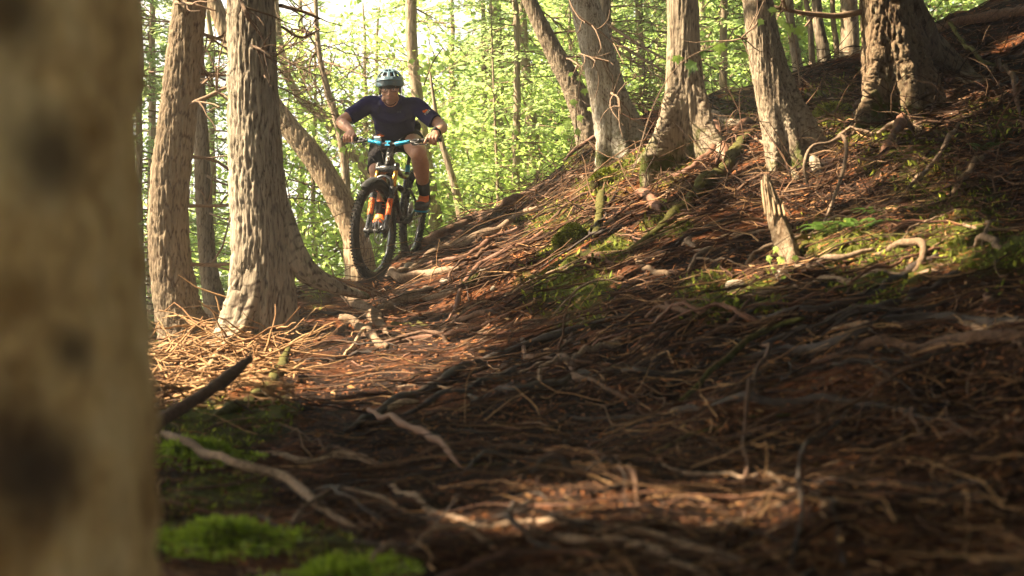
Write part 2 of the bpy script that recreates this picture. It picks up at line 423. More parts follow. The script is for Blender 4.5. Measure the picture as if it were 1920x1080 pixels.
M['leaf_canopy'] = leafm('leaf_canopy', [(.03, .05, .012), (.05, .075, .018)], (.08, .11, .02), .22)
M['leaf_mid'] = leafm('leaf_mid', [(.13, .22, .06), (.20, .30, .08), (.30, .36, .11)], (.60, .78, .30), .65)
M['needle'] = leafm('needle_green', [(.04, .085, .02), (.07, .12, .025), (.10, .14, .03)], (.22, .32, .06), .42)
M['needle_far'] = leafm('needle_far', [(.11, .19, .06), (.16, .25, .08), (.26, .31, .11)], (.55, .72, .30), .6)
M['fern'] = leafm('leaf_fern', [(.05, .11, .02), (.09, .15, .03)], (.18, .32, .06), .4)

def ground_mat():
    m, n, l, b = mat('forest_soil'); b.inputs['Roughness'].default_value = .95; b.inputs['Specular IOR Level'].default_value = .1
    co = coords(n, l)
    f1 = noise(n, l, co, 1.4, 6, .65); f2 = noise(n, l, co, 30, 6, .7); f3 = noise(n, l, co, 6, 6, .7)
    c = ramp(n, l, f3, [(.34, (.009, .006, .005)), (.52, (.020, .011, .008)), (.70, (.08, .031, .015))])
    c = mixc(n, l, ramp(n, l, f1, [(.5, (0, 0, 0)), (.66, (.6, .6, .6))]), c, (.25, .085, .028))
    at = nd(n, 'ShaderNodeAttribute', attribute_name='moss')
    c = mixc(n, l, at.outputs['Fac'], c, (.075, .085, .014))
    g = ramp(n, l, f2, [(.3, (.35, .35, .35)), (.68, (1.5, 1.5, 1.5))]); c = mixc(n, l, .85, c, g, 'MULTIPLY')
    l.new(c, b.inputs['Base Color']); bump(n, l, f2, b, 1., .03); return m
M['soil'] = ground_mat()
def build_haze():
    A = Acc(); A.box((0, 40, 6), (260, 220, 62)); h = A.build('haze', smooth=False); tag(h, kind='stuff')
    m = bpy.data.materials.new('haze_air'); m.use_nodes = True; n = m.node_tree.nodes; n.remove(n['Principled BSDF'])
    v = n.new('ShaderNodeVolumePrincipled'); v.inputs['Density'].default_value = HAZE; v.inputs['Color'].default_value = (.95, .95, .86, 1); v.inputs['Anisotropy'].default_value = .35
    m.node_tree.links.new(v.outputs[0], n['Material Output'].inputs['Volume']); h.data.materials.append(m)
# ------------------------------------------------------------------ ground
MOSS = [(1130, 320, 90), (1010, 400, 70), (1070, 430, 45), (1060, 545, 110), (1240, 300, 80), (1640, 240, 120), (1720, 300, 110), (1800, 420, 120), (1640, 500, 120), (1540, 450, 70), (390, 810, 110), (400, 960, 130),
        (620, 1060, 110), (1380, 200, 60), (1850, 230, 70), (1150, 470, 50), (1330, 560, 80), (600, 560, 40), (1430, 560, 60), (1900, 480, 120), (1560, 180, 60), (880, 520, 25), (1250, 420, 60), (500, 780, 70)]
def moss_w(x, y, z):
    q = PIX(np.stack([x, y, z], -1)); w = np.zeros(len(x))
    for cx, cyy, r in MOSS: w = np.maximum(w, 1.15 - ((q[:, 0] - cx) ** 2 + ((q[:, 1] - cyy) * 1.3) ** 2) / r ** 2)
    w[y < 1.2] = 0
    w = np.clip(w, 0, 1)
    return np.clip(w * (1.0 + 1.6 * fbm(np.stack([x * 5, y * 5, z * 5], -1), 4, 77)) - .25, 0, 1)
def build_ground():
    ys = np.concatenate([np.array([-40, -25, -15, -9, -5, -3, -1.5, -.5, .2, .7]), 1.1 * np.exp(np.linspace(0, math.log(17 / 1.1), 430)), np.array([17.5, 18.2, 19, 20, 21.5, 23, 25, 28, 32, 38, 46, 60, 80, 110, 160])])
    nu = 390; V = []
    u = np.linspace(-1, 1, nu); u = np.sign(u) * (np.abs(u) * .62 + np.abs(u) ** 7 * .38)   # denser in the middle
    for y in ys:
        half = 2.6 + .62 * abs(y); V.append(np.stack([u * half * (1.0 if y < 20 else 1.6), np.full(nu, y)], -1))
    V = np.array(V).reshape(-1, 2); x, y = V[:, 0], V[:, 1]
    z = hfull(x, y)
    z += np.where(y > 1, .006 * nz2(x, y, 60., 2, 31), 0)
    nr = len(ys); i = np.arange(nr - 1)[:, None] * nu; j = np.arange(nu - 1)[None]
    Q = np.stack([i + j, i + j + 1, i + nu + j + 1, i + nu + j], -1).reshape(-1, 4)
    W = moss_w(x, y, z)
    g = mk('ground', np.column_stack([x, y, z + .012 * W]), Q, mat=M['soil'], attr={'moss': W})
    tag(g, kind='structure')
build_ground()

# ------------------------------------------------------------------ trunks
def trunk_arr(rows, d, top=9.0, nside=96, nrow=260, lobes=(), depth=.10, cell=(.022, .11), seed=0, baseh=None, hi=-.0):
    """rows: (px, py, half width px) from top to bottom at distance d; a tapering shaft goes on above the picture"""
    pts = []
    for r in rows:
        dd = d if len(r) < 4 else r[3]
        pts.append([*P(r[0], r[1], dd), r[2] / F * dd])
    pts = np.array(pts)[::-1]                        # bottom to top
    a, b = pts[-2], pts[-1]; dirv = (b[:3] - a[:3]) / np.linalg.norm(b[:3] - a[:3])
    dirv = dirv * .7 + np.array([0, 0, .3]); dirv /= np.linalg.norm(dirv)
    S = resample(pts, nrow)
    up = [S[-1]]; k = 1; rr = S[-1, 3]
    while up[-1][2] < top and k < 60:
        q = np.zeros(4); q[:3] = up[-1][:3] + dirv * .25; q[3] = rr * (1 - .6 * (q[2] - S[-1, 2]) / (top - S[-1, 2])); up.append(q); k += 1
    S = np.vstack([S, np.array(up[1:])]) if len(up) > 1 else S
    S[:, 3] = np.maximum(S[:, 3], .008)
    # wobble
    n = len(S); w = np.stack([vnoise(np.column_stack([S[:, 2] * 1.5, np.full(n, seed + k * 7.3), np.zeros(n)]), 4) for k in range(2)], -1)
    S[:, :2] += w * S[:, 3:4] * .12
    T, A, B = frames(S[:, :3])
    th = np.arange(nside) * 2 * pi / nside
    off = A[:, None] * np.cos(th)[None, :, None] + B[:, None] * np.sin(th)[None, :, None]
    ang = np.arctan2(off[..., 1], off[..., 0])
    z0 = S[0, 2] if baseh is None else baseh
    h = np.maximum(S[:, 2] - z0, 0)[:, None]
    rad = np.repeat(S[:, 3:4], nside, 1)
    for (a0, amp, wid, hs) in lobes:
        da = (ang - R(a0) + pi) % (2 * pi) - pi
        rad = rad + amp * np.exp(-(da / wid) ** 2) * np.exp(-h / hs)
    rad = rad * (1 + .05 * vnoise(np.stack([np.cos(ang) * 1.7, np.sin(ang) * 1.7, np.repeat(S[:, 2:3] * 1.2, nside, 1)], -1), seed + 3))
    V = S[:, None, :3] + off * rad[..., None]
    ok = S[:, 2] < S[nrow - 1, 2] + .5
    q = V.reshape(-1, 3); wv = np.stack([vnoise(q * np.array([9, 9, 4]), seed + 20 + k) for k in range(3)], -1)
    cr = cracks((q + wv * np.array([.007, .007, .03])) / np.array([cell[0], cell[0], cell[1]]), seed)
    cr2 = cracks((q + wv * .01) / np.array([cell[0] * .5, cell[0] * .5, cell[1] * .5]), seed + 5)
    fur = np.clip(cr * 1.9, 0, 1) * .72 + np.clip(cr2 * 2, 0, 1) * .28
    fur = fur.reshape(V.shape[:2])
    rb = np.repeat(S[:, 3:4], nside, 1)
    V = V + off * ((fur - .6) * rb * depth + rb * .03 * fbm(q * 30, 3, seed).reshape(fur.shape))[..., None]
    low = np.clip(np.exp(-h / .35), 0, 1) * np.ones_like(rad)
    i = np.arange(n - 1)[:, None] * nside; j = np.arange(nside)[None]; k = (j + 1) % nside
    Q = np.stack([i + j, i + k, i + nside + k, i + nside + j], -1).reshape(-1, 4)
    V = V.reshape(-1, 3); m = len(V); V = np.vstack([V, S[-1, :3]])
    jj = np.arange(nside); T_ = np.stack([np.full(nside, m), (n - 1) * nside + jj, (n - 1) * nside + (jj + 1) % nside], -1)
    return V, Q, T_, np.append(fur.ravel(), 1), np.append(low.ravel(), 0), S
def root_spine(pts, n=40, lift=.35, free=None):
    """points (px, py, half width px[, height above ground]) dropped onto the ground"""
    g = G([p[0] for p in pts], [p[1] for p in pts]); o = []
    for p, q in zip(pts, g):
        if np.isnan(q[0]):
            q = P(p[0], p[1], o[-1][1]) if o else G1(p[0], p[1])
        r = p[2] / F * q[1]; o.append([q[0], q[1], q[2], r, p[3] if len(p) > 3 else 0.])
    S = resample(np.array(o), n)
    z = hgt(S[:, 0], S[:, 1]) + S[:, 3] * lift + S[:, 4]
    S[:, 2] = z
    # smooth the height a little so that the root bridges small dips
    for _ in range(3): S[1:-1, 2] = (S[:-2, 2] + S[1:-1, 2] * 2 + S[2:, 2]) / 4
    S[:, 3] = np.maximum(S[:, 3], .002)
    return S
def free_spine(pts, n=30):
    o = np.array([[*P(p[0], p[1], p[3]), p[2] / F * p[3]] for p in pts]); S = resample(o, n); S[:, 3] = np.maximum(S[:, 3], .001); return S
def wood(name, S, m, sides=9, rough=.35, seed=0, parent=None, rsc=30., attr=True):
    V, Q, T = tube_arr(S[:, :3], S[:, 3], sides, rough, seed, rsc=rsc)
    return mk(name, V, Q, T, m, parent)
def add_side_twigs(acc, S, num, seed, L=(.15, .5), r=.35, up=.2):
    rs = np.random.default_rng(seed)
    for k in range(num):
        i = rs.integers(int(len(S) * .15), len(S) - 1); t = S[min(i + 1, len(S) - 1), :3] - S[i - 1, :3]; t /= np.linalg.norm(t) + 1e-9
        v = rs.normal(size=3); v -= t * v.dot(t) * .6; v[2] += up; v /= np.linalg.norm(v); v = v * .8 + t * .6
        l = rs.uniform(*L); p = S[i, :3].copy(); pts = [p.copy()]
        for q in range(5):
            v += rs.normal(size=3) * .22; v /= np.linalg.norm(v); p = p + v * l / 5; pts.append(p.copy())
        rr = S[i, 3] * r * np.linspace(1, .2, 6) + .0015; acc.add(*tube_arr(np.array(pts), rr, 5, 0, cap=False))
def dead_branch(parent, base, dirv, L, r, seed, m=None, twigs=9, droop=-.03, n=14):
    """a bare branch with side twigs: one part of a tree"""
    rs = np.random.default_rng(seed); p = np.array(base, float); v = np.array(dirv, float); v /= np.linalg.norm(v); pts = []
    for i in range(n):
        pts.append([*p, r * (1 - .85 * i / (n - 1)) + .001]); v = v + rs.normal(size=3) * .10 + np.array([0, 0, droop]); v /= np.linalg.norm(v); p = p + v * L / n
    S = np.array(pts); A = Acc(); A.add(*tube_arr(S[:, :3], S[:, 3], 6, .2, seed))
    add_side_twigs(A, S, twigs, seed + 1, (.12 * L, .45 * L), .5, 0.)
    o = A.build('branch', m or M['twigs_back']); 
    if parent: rebase(parent, o)
    return o
TREES = []
def tree(name, label, cat, rows, d, m, top=9., roots=(), branches=(), group=None, rootmat=None, loc=None, **k):
    V, Q, T, fur, low, S = trunk_arr(rows, d, top, **k)
    t = empty(name, S[0, :3] if loc is None else loc); tag(t, label, cat, group)
    tr = mk('trunk', V, Q, T, M[m], attr={'fur': fur, 'low': low}); rebase(t, tr)
    for i, rt in enumerate(roots):
        Sr = free_spine(rt, 46) if len(rt[0]) == 4 else root_spine(rt, 46, .2)
        V, Q, T = tube_arr(Sr[:, :3], Sr[:, 3], 34, .07, i * 7 + len(TREES), rsc=14., flute=.30)
        q = V; cr = cracks((q + .01) / np.array([.03, .03, .07]), i); f = np.clip(cr * 1.8, 0, 1)
        o = mk('root', V, Q, T, M[rootmat or m], attr={'fur': f, 'low': np.repeat(np.append(np.linspace(.1, .8, 46), 0)[:46], 34).tolist() + [.1, .8]}); rebase(t, o)
    for i, bt in enumerate(branches):
        Sb = free_spine(bt, 26); A = Acc(); A.add(*tube_arr(Sb[:, :3], Sb[:, 3], 7, .25, i)); add_side_twigs(A, Sb, 7, 50 + i + len(TREES) * 9, (.08, .35), .5, 0)
        o = A.build('branch', M['twigs_back']); rebase(t, o)
    TREES.append((t, S)); return t

# blurred near tree
near = tree('near_tree', 'huge out of focus pale brown trunk filling the left edge, closest to the lens', 'tree',
            [(-235, -260, 452, 1.22), (-235, 0, 454, 1.22), (-230, 350, 450, 1.22), (-228, 600, 454, 1.22), (-226, 720, 462, 1.22), (-224, 830, 468, 1.22), (-222, 1000, 470, 1.22), (-222, 1400, 480, 1.22)],
            1.22, 'near', top=9, nside=160, nrow=200, depth=.03, cell=(.035, .10), seed=3, lobes=((-60, .01, .5, .1),))
t1 = tree('hemlock_tree', 'tall brown fissured trunk curving up at the far left, slimmer of the front pair', 'tree',
          [(360, -60, 30), (356, 0, 31), (343, 100, 33), (331, 200, 35), (321, 300, 36), (316, 410, 37), (320, 500, 39), (330, 580, 44), (345, 635, 52), (358, 700, 62)], 8.8, 'hemlock2',
          depth=.11, nside=120, nrow=380, cell=(.020, .15), seed=11,
          branches=[[(376, 60, 3, 8.8), (400, 75, 2.5, 8.9), (430, 95, 1.5, 9.0)], [(372, 120, 3, 8.8), (395, 140, 2, 8.9), (425, 150, 1, 9)], [(330, 5, 4, 8.7), (360, 8, 3, 8.5), (405, 20, 1.5, 8.5)], [(368, 170, 2.5, 8.8), (400, 140, 2, 9.1), (430, 120, 1, 9.2)]])
t2 = tree('hemlock_tree', 'thickest sharp trunk, deeply fissured with a flared split base, left of the rider', 'tree',
          [(473, -60, 45), (474, 0, 46), (477, 100, 47), (479, 200, 48), (482, 300, 50), (485, 370, 52), (489, 430, 53), (490, 500, 54), (487, 560, 54), (478, 620, 52), (468, 690, 50)], 8.4, 'hemlock',
          depth=.11, nside=150, nrow=420, cell=(.020, .24), seed=23, lobes=((-8, .40, .40, .24), (-60, .14, .26, .20), (-100, -.05, .2, .22), (-132, .24, .34, .21), (175, .12, .4, .2)),
          roots=[[(512, 400, 16, 8.42), (534, 462, 20, 8.40), (566, 505, 20, 8.4), (606, 530, 16, 8.45), (650, 546, 10, 8.6), (690, 556, 5, 8.8)],
                 [(500, 300, 20, 8.40), (520, 400, 26, 8.40), (545, 470, 26, 8.38), (580, 512, 20, 8.4), (620, 535, 10, 8.5)],
                 [(480, 500, 36, 8.36), (464, 570, 36, 8.30), (444, 622, 31, 8.22), (418, 664, 23, 8.1), (392, 698, 14, 7.95), (370, 728, 5, 7.8)]],
          branches=[[(445, -10, 4, 8.25), (460, 20, 4, 8.05), (466, 36, 4, 8.15)], [(470, 85, 2.5, 8.05), (490, 93, 2.2, 7.95), (508, 105, 2, 7.9)], [(525, 10, 4, 8.5), (560, 20, 3, 8.7), (600, 35, 2, 8.9)], [(528, 50, 3, 8.5), (565, 70, 2.5, 8.7), (600, 55, 1, 9)]])
tree('hemlock_tree', 'slimmer brown trunk standing behind the gap between the two front left trunks', 'tree',
     [(366, -40, 12), (366, 0, 12), (370, 100, 12), (374, 200, 13), (378, 270, 15), (384, 400, 16), (391, 500, 17), (402, 570, 22), (412, 640, 28)], 11., 'hemlock2', depth=.11, nside=64, nrow=220, cell=(.022, .1), seed=31,
     branches=[[(388, 330, 2.5, 10.9), (420, 345, 2, 10.9), (455, 352, 1, 11)], [(394, 400, 2, 10.9), (420, 410, 1.5, 10.8), (440, 405, 1, 10.8)]])
tree('leaning_tree', 'leaning mossy trunk crossing behind the thick trunk down to the front wheel', 'tree',
     [(355, -90, 12), (398, 0, 14), (432, 80, 16), (490, 165, 18), (545, 240, 20), (580, 285, 22), (612, 335, 23), (642, 390, 24), (662, 440, 25), (672, 500, 30), (684, 570, 34), (694, 640, 36)], 12.5, 'mossbark', top=3.5, depth=.08, nside=72, nrow=240, cell=(.03, .2), seed=41)
tree('leaning_tree', 'slender curving trunk bending right over the rider shoulder height, left of the rider', 'tree',
     [(515, -20, 6), (524, 70, 7), (535, 130, 8), (550, 165, 8), (575, 195, 9), (605, 220, 9), (650, 275, 10), (690, 320, 11), (720, 365, 12), (735, 420, 13)], 15, 'backbark', top=3.4, nside=32, nrow=120, cell=(.03, .15), seed=43,
     branches=[[(545, 160, 2.5, 15), (535, 145, 2, 15), (524, 130, 1, 15)], [(545, 120, 2, 15), (560, 110, 1.5, 15), (575, 103, 1, 15)]])
tree('slim_tree', 'thin crooked trunk with a knobbly joint between thick trunk and rider helmet', 'tree',
     [(590, -20, 4), (592, 0, 4), (595, 60, 4.5), (602, 120, 5), (610, 150, 6), (618, 185, 6.5), (630, 220, 7), (645, 300, 8), (650, 400, 9)], 14, 'backbark', top=4, nside=28, nrow=120, cell=(.03, .15), seed=45,
     branches=[[(595, 30, 4, 14), (570, 22, 3, 14), (540, 15, 2, 14)], [(598, 65, 3, 14), (575, 60, 3, 14), (550, 55, 2, 14), (530, 68, 1, 14)], [(600, 100, 3, 14), (585, 75, 2, 14), (565, 50, 2, 14)], [(607, 115, 2, 14), (640, 125, 2, 13.8), (690, 145, 1, 13.6)], [(603, 90, 2, 14), (590, 100, 2, 14), (580, 130, 1.5, 14), (600, 175, 1, 14)]])
tree('slim_tree', 'upright brown trunk directly behind the rider rising above his helmet', 'tree',
     [(769, -30, 11), (770, 0, 11), (772, 90, 11), (785, 200, 11), (797, 280, 11), (806, 340, 11), (815, 405, 13), (820, 480, 15)], 15, 'backbark', nside=36, nrow=140, cell=(.03, .15), seed=47)
tree('slim_tree', 'thin leaning stem just right of the rider rear wheel', 'tree',
     [(815, 200, 4), (828, 265, 5), (840, 305, 6), (853, 350, 7), (864, 400, 8), (872, 460, 9)], 14, 'backbark', top=2.6, nside=24, nrow=80, cell=(.03, .15), seed=49)
tree('cedar_tree', 'straight trunk half hidden by conifer foliage right of the rider', 'tree',
     [(978, -30, 7), (981, 40, 8), (986, 110, 9), (990, 170, 10), (997, 240, 13), (1003, 320, 15), (1008, 400, 17)], 15, 'backbark', nside=36, nrow=140, cell=(.03, .15), seed=51,
     branches=[[(978, 95, 2.5, 15), (950, 97, 2, 15), (925, 93, 1, 15)], [(980, 115, 2, 15), (955, 117, 1.5, 15), (935, 112, 1, 15)]])
tree('sapling', 'very thin dark straight stem rising from the bank edge right of the rider', 'tree',
     [(922, 60, 1.6), (925, 150, 2), (929, 250, 2.6), (933, 345, 3.2), (936, 420, 3.6)], 14, 'backbark', top=3.8, nside=12, nrow=60, seed=53)
tree('cedar_tree', 'pale leaning trunk sloping from the top centre down behind the pale cedar', 'tree',
     [(970, -50, 12), (991, 0, 14), (1018, 58, 16), (1049, 116, 19), (1078, 170, 22), (1098, 235, 23), (1112, 300, 28)], 12, 'cedar2', top=5, depth=.10, nside=64, nrow=200, cell=(.02, .3), seed=61)
r1 = tree('cedar_tree', 'palest smooth barked cedar leaning left with moss round its foot', 'tree',
          [(1088, -50, 25), (1096, 0, 27), (1119, 100, 29), (1138, 200, 30), (1148, 260, 33), (1152, 300, 37), (1152, 340, 40)], 10.7, 'cedar', depth=.09, nside=110, nrow=300, cell=(.014, .35), seed=63, baseh=float(P(1152, 300, 10.7)[2]), lobes=((0, .26, .5, .32), (-70, .10, .3, .2), (-130, .08, .3, .18)),
          branches=[[(1060, -20, 2, 9.7), (1080, 25, 2, 9.6), (1120, 55, 2, 9.6), (1160, 90, 1.5, 9.6)], [(1085, 100, 1.5, 9.7), (1110, 108, 1.5, 9.6), (1145, 117, 1, 9.6)], [(1147, 175, 2.5, 9.7), (1160, 185, 2, 9.5), (1165, 215, 1, 9.5)]])
tree('cedar_tree', 'pale trunk seen behind and right of the palest cedar', 'tree',
     [(1134, -30, 12), (1136, 60, 12), (1144, 140, 13), (1160, 230, 15), (1170, 300, 17)], 13, 'cedar2', depth=.1, nside=48, nrow=140, cell=(.02, .3), seed=65,
     branches=[[(1105, 20, 2.5, 12.6), (1150, 52, 3, 12.4), (1200, 85, 3, 12.2), (1250, 112, 2, 12)], [(1130, 62, 2.5, 12.6), (1180, 95, 3, 12.4), (1245, 133, 2, 12.2)], [(1145, 85, 2, 12.6), (1195, 120, 2, 12.4), (1245, 150, 1.5, 12.2)]])
r2 = tree('cedar_tree', 'second cedar with a two legged flared base between palest and leaning brown cedars', 'tree',
          [(1278, -50, 29), (1278, 0, 30), (1279, 100, 32), (1282, 160, 35), (1284, 200, 38), (1284, 250, 40), (1284, 300, 40), (1284, 380, 40)], 9.7, 'cedar2', depth=.10, nside=110, nrow=300, cell=(.014, .35), seed=67, baseh=float(P(1284, 300, 9.7)[2]), lobes=((-142, .26, .32, .26), (-42, .26, .32, .26), (10, .18, .35, .22), (-92, -.06, .28, .24)),
          roots=[[(1262, 240, 10), (1238, 272, 13), (1212, 296, 9), (1185, 318, 4)], [(1310, 235, 10), (1335, 262, 13), (1356, 290, 9), (1368, 315, 4)], [(1330, 215, 10), (1362, 232, 10), (1400, 240, 5)]])
r3 = tree('cedar_tree', 'brown cedar leaning left with moss and roots below, third big trunk on the bank', 'tree',
          [(1409, -50, 26), (1419, 0, 27), (1432, 100, 29), (1450, 190, 32), (1463, 250, 34), (1470, 300, 34), (1474, 340, 34)], 8.4, 'cedar2', depth=.12, nside=110, nrow=300, cell=(.014, .35), seed=69, baseh=float(P(1474, 318, 8.4)[2]), lobes=((-5, .27, .42, .30), (-62, .10, .24, .16), (-122, .08, .26, .14), (-92, -.04, .2, .2)),
          roots=[[(1500, 260, 11), (1522, 295, 12), (1540, 330, 6)], [(1484, 290, 9), (1490, 318, 8), (1494, 345, 4)]],
          branches=[[(1400, 72, 2.5, 8.3), (1392, 70, 2, 8.2), (1430, 35, 1.5, 8.1)]])
r4 = tree('cedar_tree', 'broad rough grey lichened trunk on arching roots at the upper right', 'tree',
          [(1655, -50, 41), (1659, 0, 43), (1666, 60, 46), (1669, 110, 50), (1670, 150, 52), (1668, 190, 50), (1666, 240, 48), (1664, 310, 48)], 9.0, 'cedar3', depth=.14, nside=130, nrow=320, cell=(.022, .12), seed=71, baseh=float(P(1668, 232, 9.0)[2]), lobes=((-12, .28, .4, .34), (-66, .20, .26, .26), (-134, .22, .28, .26), (-100, -.06, .2, .26)),
          roots=[[(1680, -30, 26, 9.1), (1704, 40, 34, 9.3), (1738, 85, 32, 9.7), (1778, 114, 24, 9.9), (1815, 142, 15, 9.85), (1862, 170, 8, 9.0), (1900, 200, 4, 8.4)], [(1690, 165, 15), (1706, 200, 16), (1718, 235, 10), (1728, 268, 5)],
                 [(1640, 175, 15), (1622, 208, 15), (1602, 238, 10), (1584, 258, 4)]],
          branches=[[(1625, 20, 6, 9.0), (1575, 29, 5.5, 8.95), (1530, 27, 5, 8.9), (1480, 20, 4, 8.85), (1450, 12, 2.5, 8.8)]])
for i, (a, lab) in enumerate([
        ([(1478, -30, 8), (1482, 40, 8), (1490, 90, 9), (1500, 150, 11)], 'thin pale trunk just right of the third big bank cedar'),
        ([(1530, -30, 9), (1535, 40, 10), (1544, 90, 12), (1550, 150, 15)], 'middle one of the slim trunks left of the lichened trunk'),
        ([(1505, -30, 5), (1518, 40, 5), (1522, 90, 6), (1525, 150, 7)], 'thinnest dark stem among the slim trunks left of the lichened trunk'),
        ([(1592, -30, 16), (1594, 40, 17), (1594, 90, 19), (1592, 150, 22)], 'shaded thick trunk close behind the left edge of the lichened trunk'),
        ([(1560, -30, 5), (1562, 40, 5), (1568, 90, 6), (1570, 150, 7)], 'narrow dark trunk between the slim pale one and the shaded thick one')]):
    tree('slim_tree', lab, 'tree', a, 12.5 + i * .4, 'backbark' if i != 1 else 'cedar2', nside=32, nrow=60, cell=(.03, .15), seed=80 + i)
# ------------------------------------------------------------------ roots and fallen wood lying on the ground
M['stub'] = bark('root_stub_bark', (.15, .10, .062), (.21, .15, .10), (.06, .034, .022), sx=60, sz=40)
def groot(label, pts, m='root', name='exposed_root', cat='root', group=None, lift=.6, sides=11, rough=.52, seed=[0], n=44, fork=None, twigs=0):
    seed[0] += 1; S = root_spine(pts, n, lift); A = Acc(); A.add(*tube_arr(S[:, :3], S[:, 3], sides, rough, seed[0], rsc=22.))
    for f in (fork or []):
        Sf = root_spine(f, 20, lift); A.add(*tube_arr(Sf[:, :3], Sf[:, 3], sides, rough, seed[0] + 3, rsc=22.))
    if twigs: add_side_twigs(A, S, twigs, seed[0], (.05, .3), .4, .3)
    V, Q, T = A.arrays(); c = S[len(S) // 2, :3]
    o = mk(name, V - c, Q, T, M[m], attr={'fur': np.clip(.55 + .6 * fbm(V * np.array([70, 70, 70]), 3, 4), 0, 1), 'low': np.zeros(len(V))} if m == 'stub' else None); o.location = c; tag(o, label, cat, group); return o
groot('thickest stubby cracked root on the trail beside the flared trunk base', [(618, 548, 8), (642, 556, 13), (664, 570, 11), (684, 586, 14), (704, 602, 11), (720, 618, 6), (730, 628, 3)], 'stub', rough=.5)
groot('pale smooth root in two humps below the stubby cracked root', [(636, 600, 5), (652, 603, 9), (668, 612, 7), (684, 626, 10), (704, 642, 9), (726, 654, 4)], 'stub', rough=.45)
groot('forked root lying flat across the middle of the trail', [(706, 583, 4), (740, 572, 8), (770, 560, 10), (800, 547, 7), (812, 543, 4)], 'root_pale', fork=[[(765, 566, 7), (800, 562, 8), (840, 556, 7), (866, 543, 3)]])
groot('curved root just under the front tyre on the right', [(718, 505, 4), (740, 518, 8), (770, 522, 9), (800, 516, 8), (830, 514, 7), (864, 506, 4)], 'root_pale')
groot('big brown root along the ridge line descending toward the rear wheel', [(730, 500, 5), (780, 470, 9), (840, 440, 11), (890, 412, 10), (950, 392, 10), (1000, 362, 10), (1058, 344, 7)], 'root')
groot('long root parallel to and just below the ridge root', [(745, 515, 4), (800, 486, 7), (860, 462, 9), (920, 440, 7), (975, 405, 6), (1030, 385, 4)], 'root_pale')
groot('sunlit slender root third from the ridge edge', [(770, 500, 3), (850, 490, 5), (910, 460, 6), (960, 435, 5), (1000, 420, 3)], 'root_red')
groot('reddish root pair stem sweeping from ridge to trail sunny patch', [(860, 540, 3), (900, 500, 6), (960, 470, 6), (1010, 445, 5), (1060, 420, 3)], 'root_red')
groot('dark root arching over the orange soil below the trail roots', [(812, 636, 4), (850, 612, 7), (890, 595, 7), (925, 583, 4)], 'root')
groot('thin shaggy root line edging the shaded hollow of the trail', [(718, 652, 3), (770, 640, 5), (830, 632, 5), (880, 622, 5), (930, 600, 4), (960, 588, 3)], 'root_red')
groot('upright curled root tip standing in the trail hollow', [(842, 600, 2), (855, 585, 4, .02), (862, 570, 3, .08)], 'root_red', n=16)
groot('long dark root arcing from lower centre up across the bank', [(648, 812, 5), (720, 770, 9), (830, 718, 9), (930, 678, 8), (1040, 635, 8), (1150, 600, 6), (1230, 590, 3)], 'root_dark')
groot('second long dark root just beneath the first long arc', [(690, 800, 3), (800, 762, 6), (900, 720, 7), (960, 700, 7), (1030, 672, 5), (1100, 640, 3)], 'root_dark')
groot('kinked thin branch draped over the dark roots in the centre', [(980, 645, 5), (992, 676, 6), (1030, 682, 6), (1072, 695, 7), (1086, 720, 6), (1130, 732, 5), (1190, 757, 3)], 'root', name='fallen_branch', cat='branch', lift=1.4, twigs=3)
groot('very long root running level to the right frame edge, upper one', [(880, 745, 4), (980, 735, 7), (1080, 705, 9), (1200, 700, 9), (1330, 690, 10), (1480, 662, 10), (1600, 636, 10), (1740, 606, 11), (1940, 604, 9)], 'root_dark', n=80)
groot('very long root running level to the right frame edge, lower one', [(1060, 780, 3), (1180, 785, 7), (1300, 772, 9), (1420, 756, 10), (1560, 752, 9), (1700, 776, 7), (1800, 800, 4)], 'root_dark', n=80)
groot('thick root with a lit upper edge near the right frame edge', [(1480, 690, 5), (1580, 672, 9), (1680, 652, 12), (1790, 648, 12), (1930, 640, 12)], 'root', n=60)
groot('pale edged root directly above the thick lit root at right', [(1560, 620, 4), (1680, 615, 7), (1780, 606, 8), (1930, 612, 7)], 'root_pale', n=60)
groot('arched root rising toward the upper right out of the dark hollow', [(1400, 600, 4), (1500, 585, 7), (1580, 575, 9), (1650, 550, 9), (1710, 510, 8), (1760, 480, 5)], 'root_dark', n=60)
groot('straight reddish stick poking down left of centre foreground', [(692, 784, 4, .02), (740, 815, 6, .04), (800, 848, 7, .04), (850, 875, 5, .02), (876, 890, 2)], 'root_red', name='fallen_stick', cat='stick', lift=1.0)
groot('forked sunlit root end in the foreground like a bent finger', [(1122, 852, 3), (1140, 872, 4, .01), (1160, 884, 4, .015), (1182, 902, 6, .02), (1192, 925, 5, .015), (1196, 950, 5), (1188, 972, 2)], 'root', fork=[[(1160, 885, 4), (1150, 905, 3.5), (1136, 925, 4), (1128, 944, 2)]], lift=.9, rough=.5)
groot('blurred pale root sweeping across the bottom centre, upper of two', [(730, 908, 5), (800, 958, 7), (890, 990, 7), (1000, 982, 8), (1100, 992, 11), (1200, 1004, 11), (1300, 1035, 11), (1380, 1062, 10), (1460, 1095, 8)], 'root_pale', n=80, rough=.3)
groot('blurred pale root sweeping across the bottom centre, lower of two', [(990, 1000, 5), (1080, 1020, 10), (1180, 1026, 10), (1260, 1056, 10), (1330, 1090, 9)], 'root_pale', n=60, rough=.3)
groot('long hanging branch dropping to the orange sunlit soil patch', [(1422, 650, 3), (1441, 668, 4, .03), (1438, 695, 3.6, .04), (1414, 735, 4, .03), (1402, 770, 3.4, .04), (1398, 815, 3.8, .03), (1393, 850, 3.4, .02), (1402, 895, 4.4, .02), (1394, 940, 3.6), (1402, 1000, 2.4)], 'root', name='fallen_branch', cat='branch', lift=1.3, n=60, rough=.25)
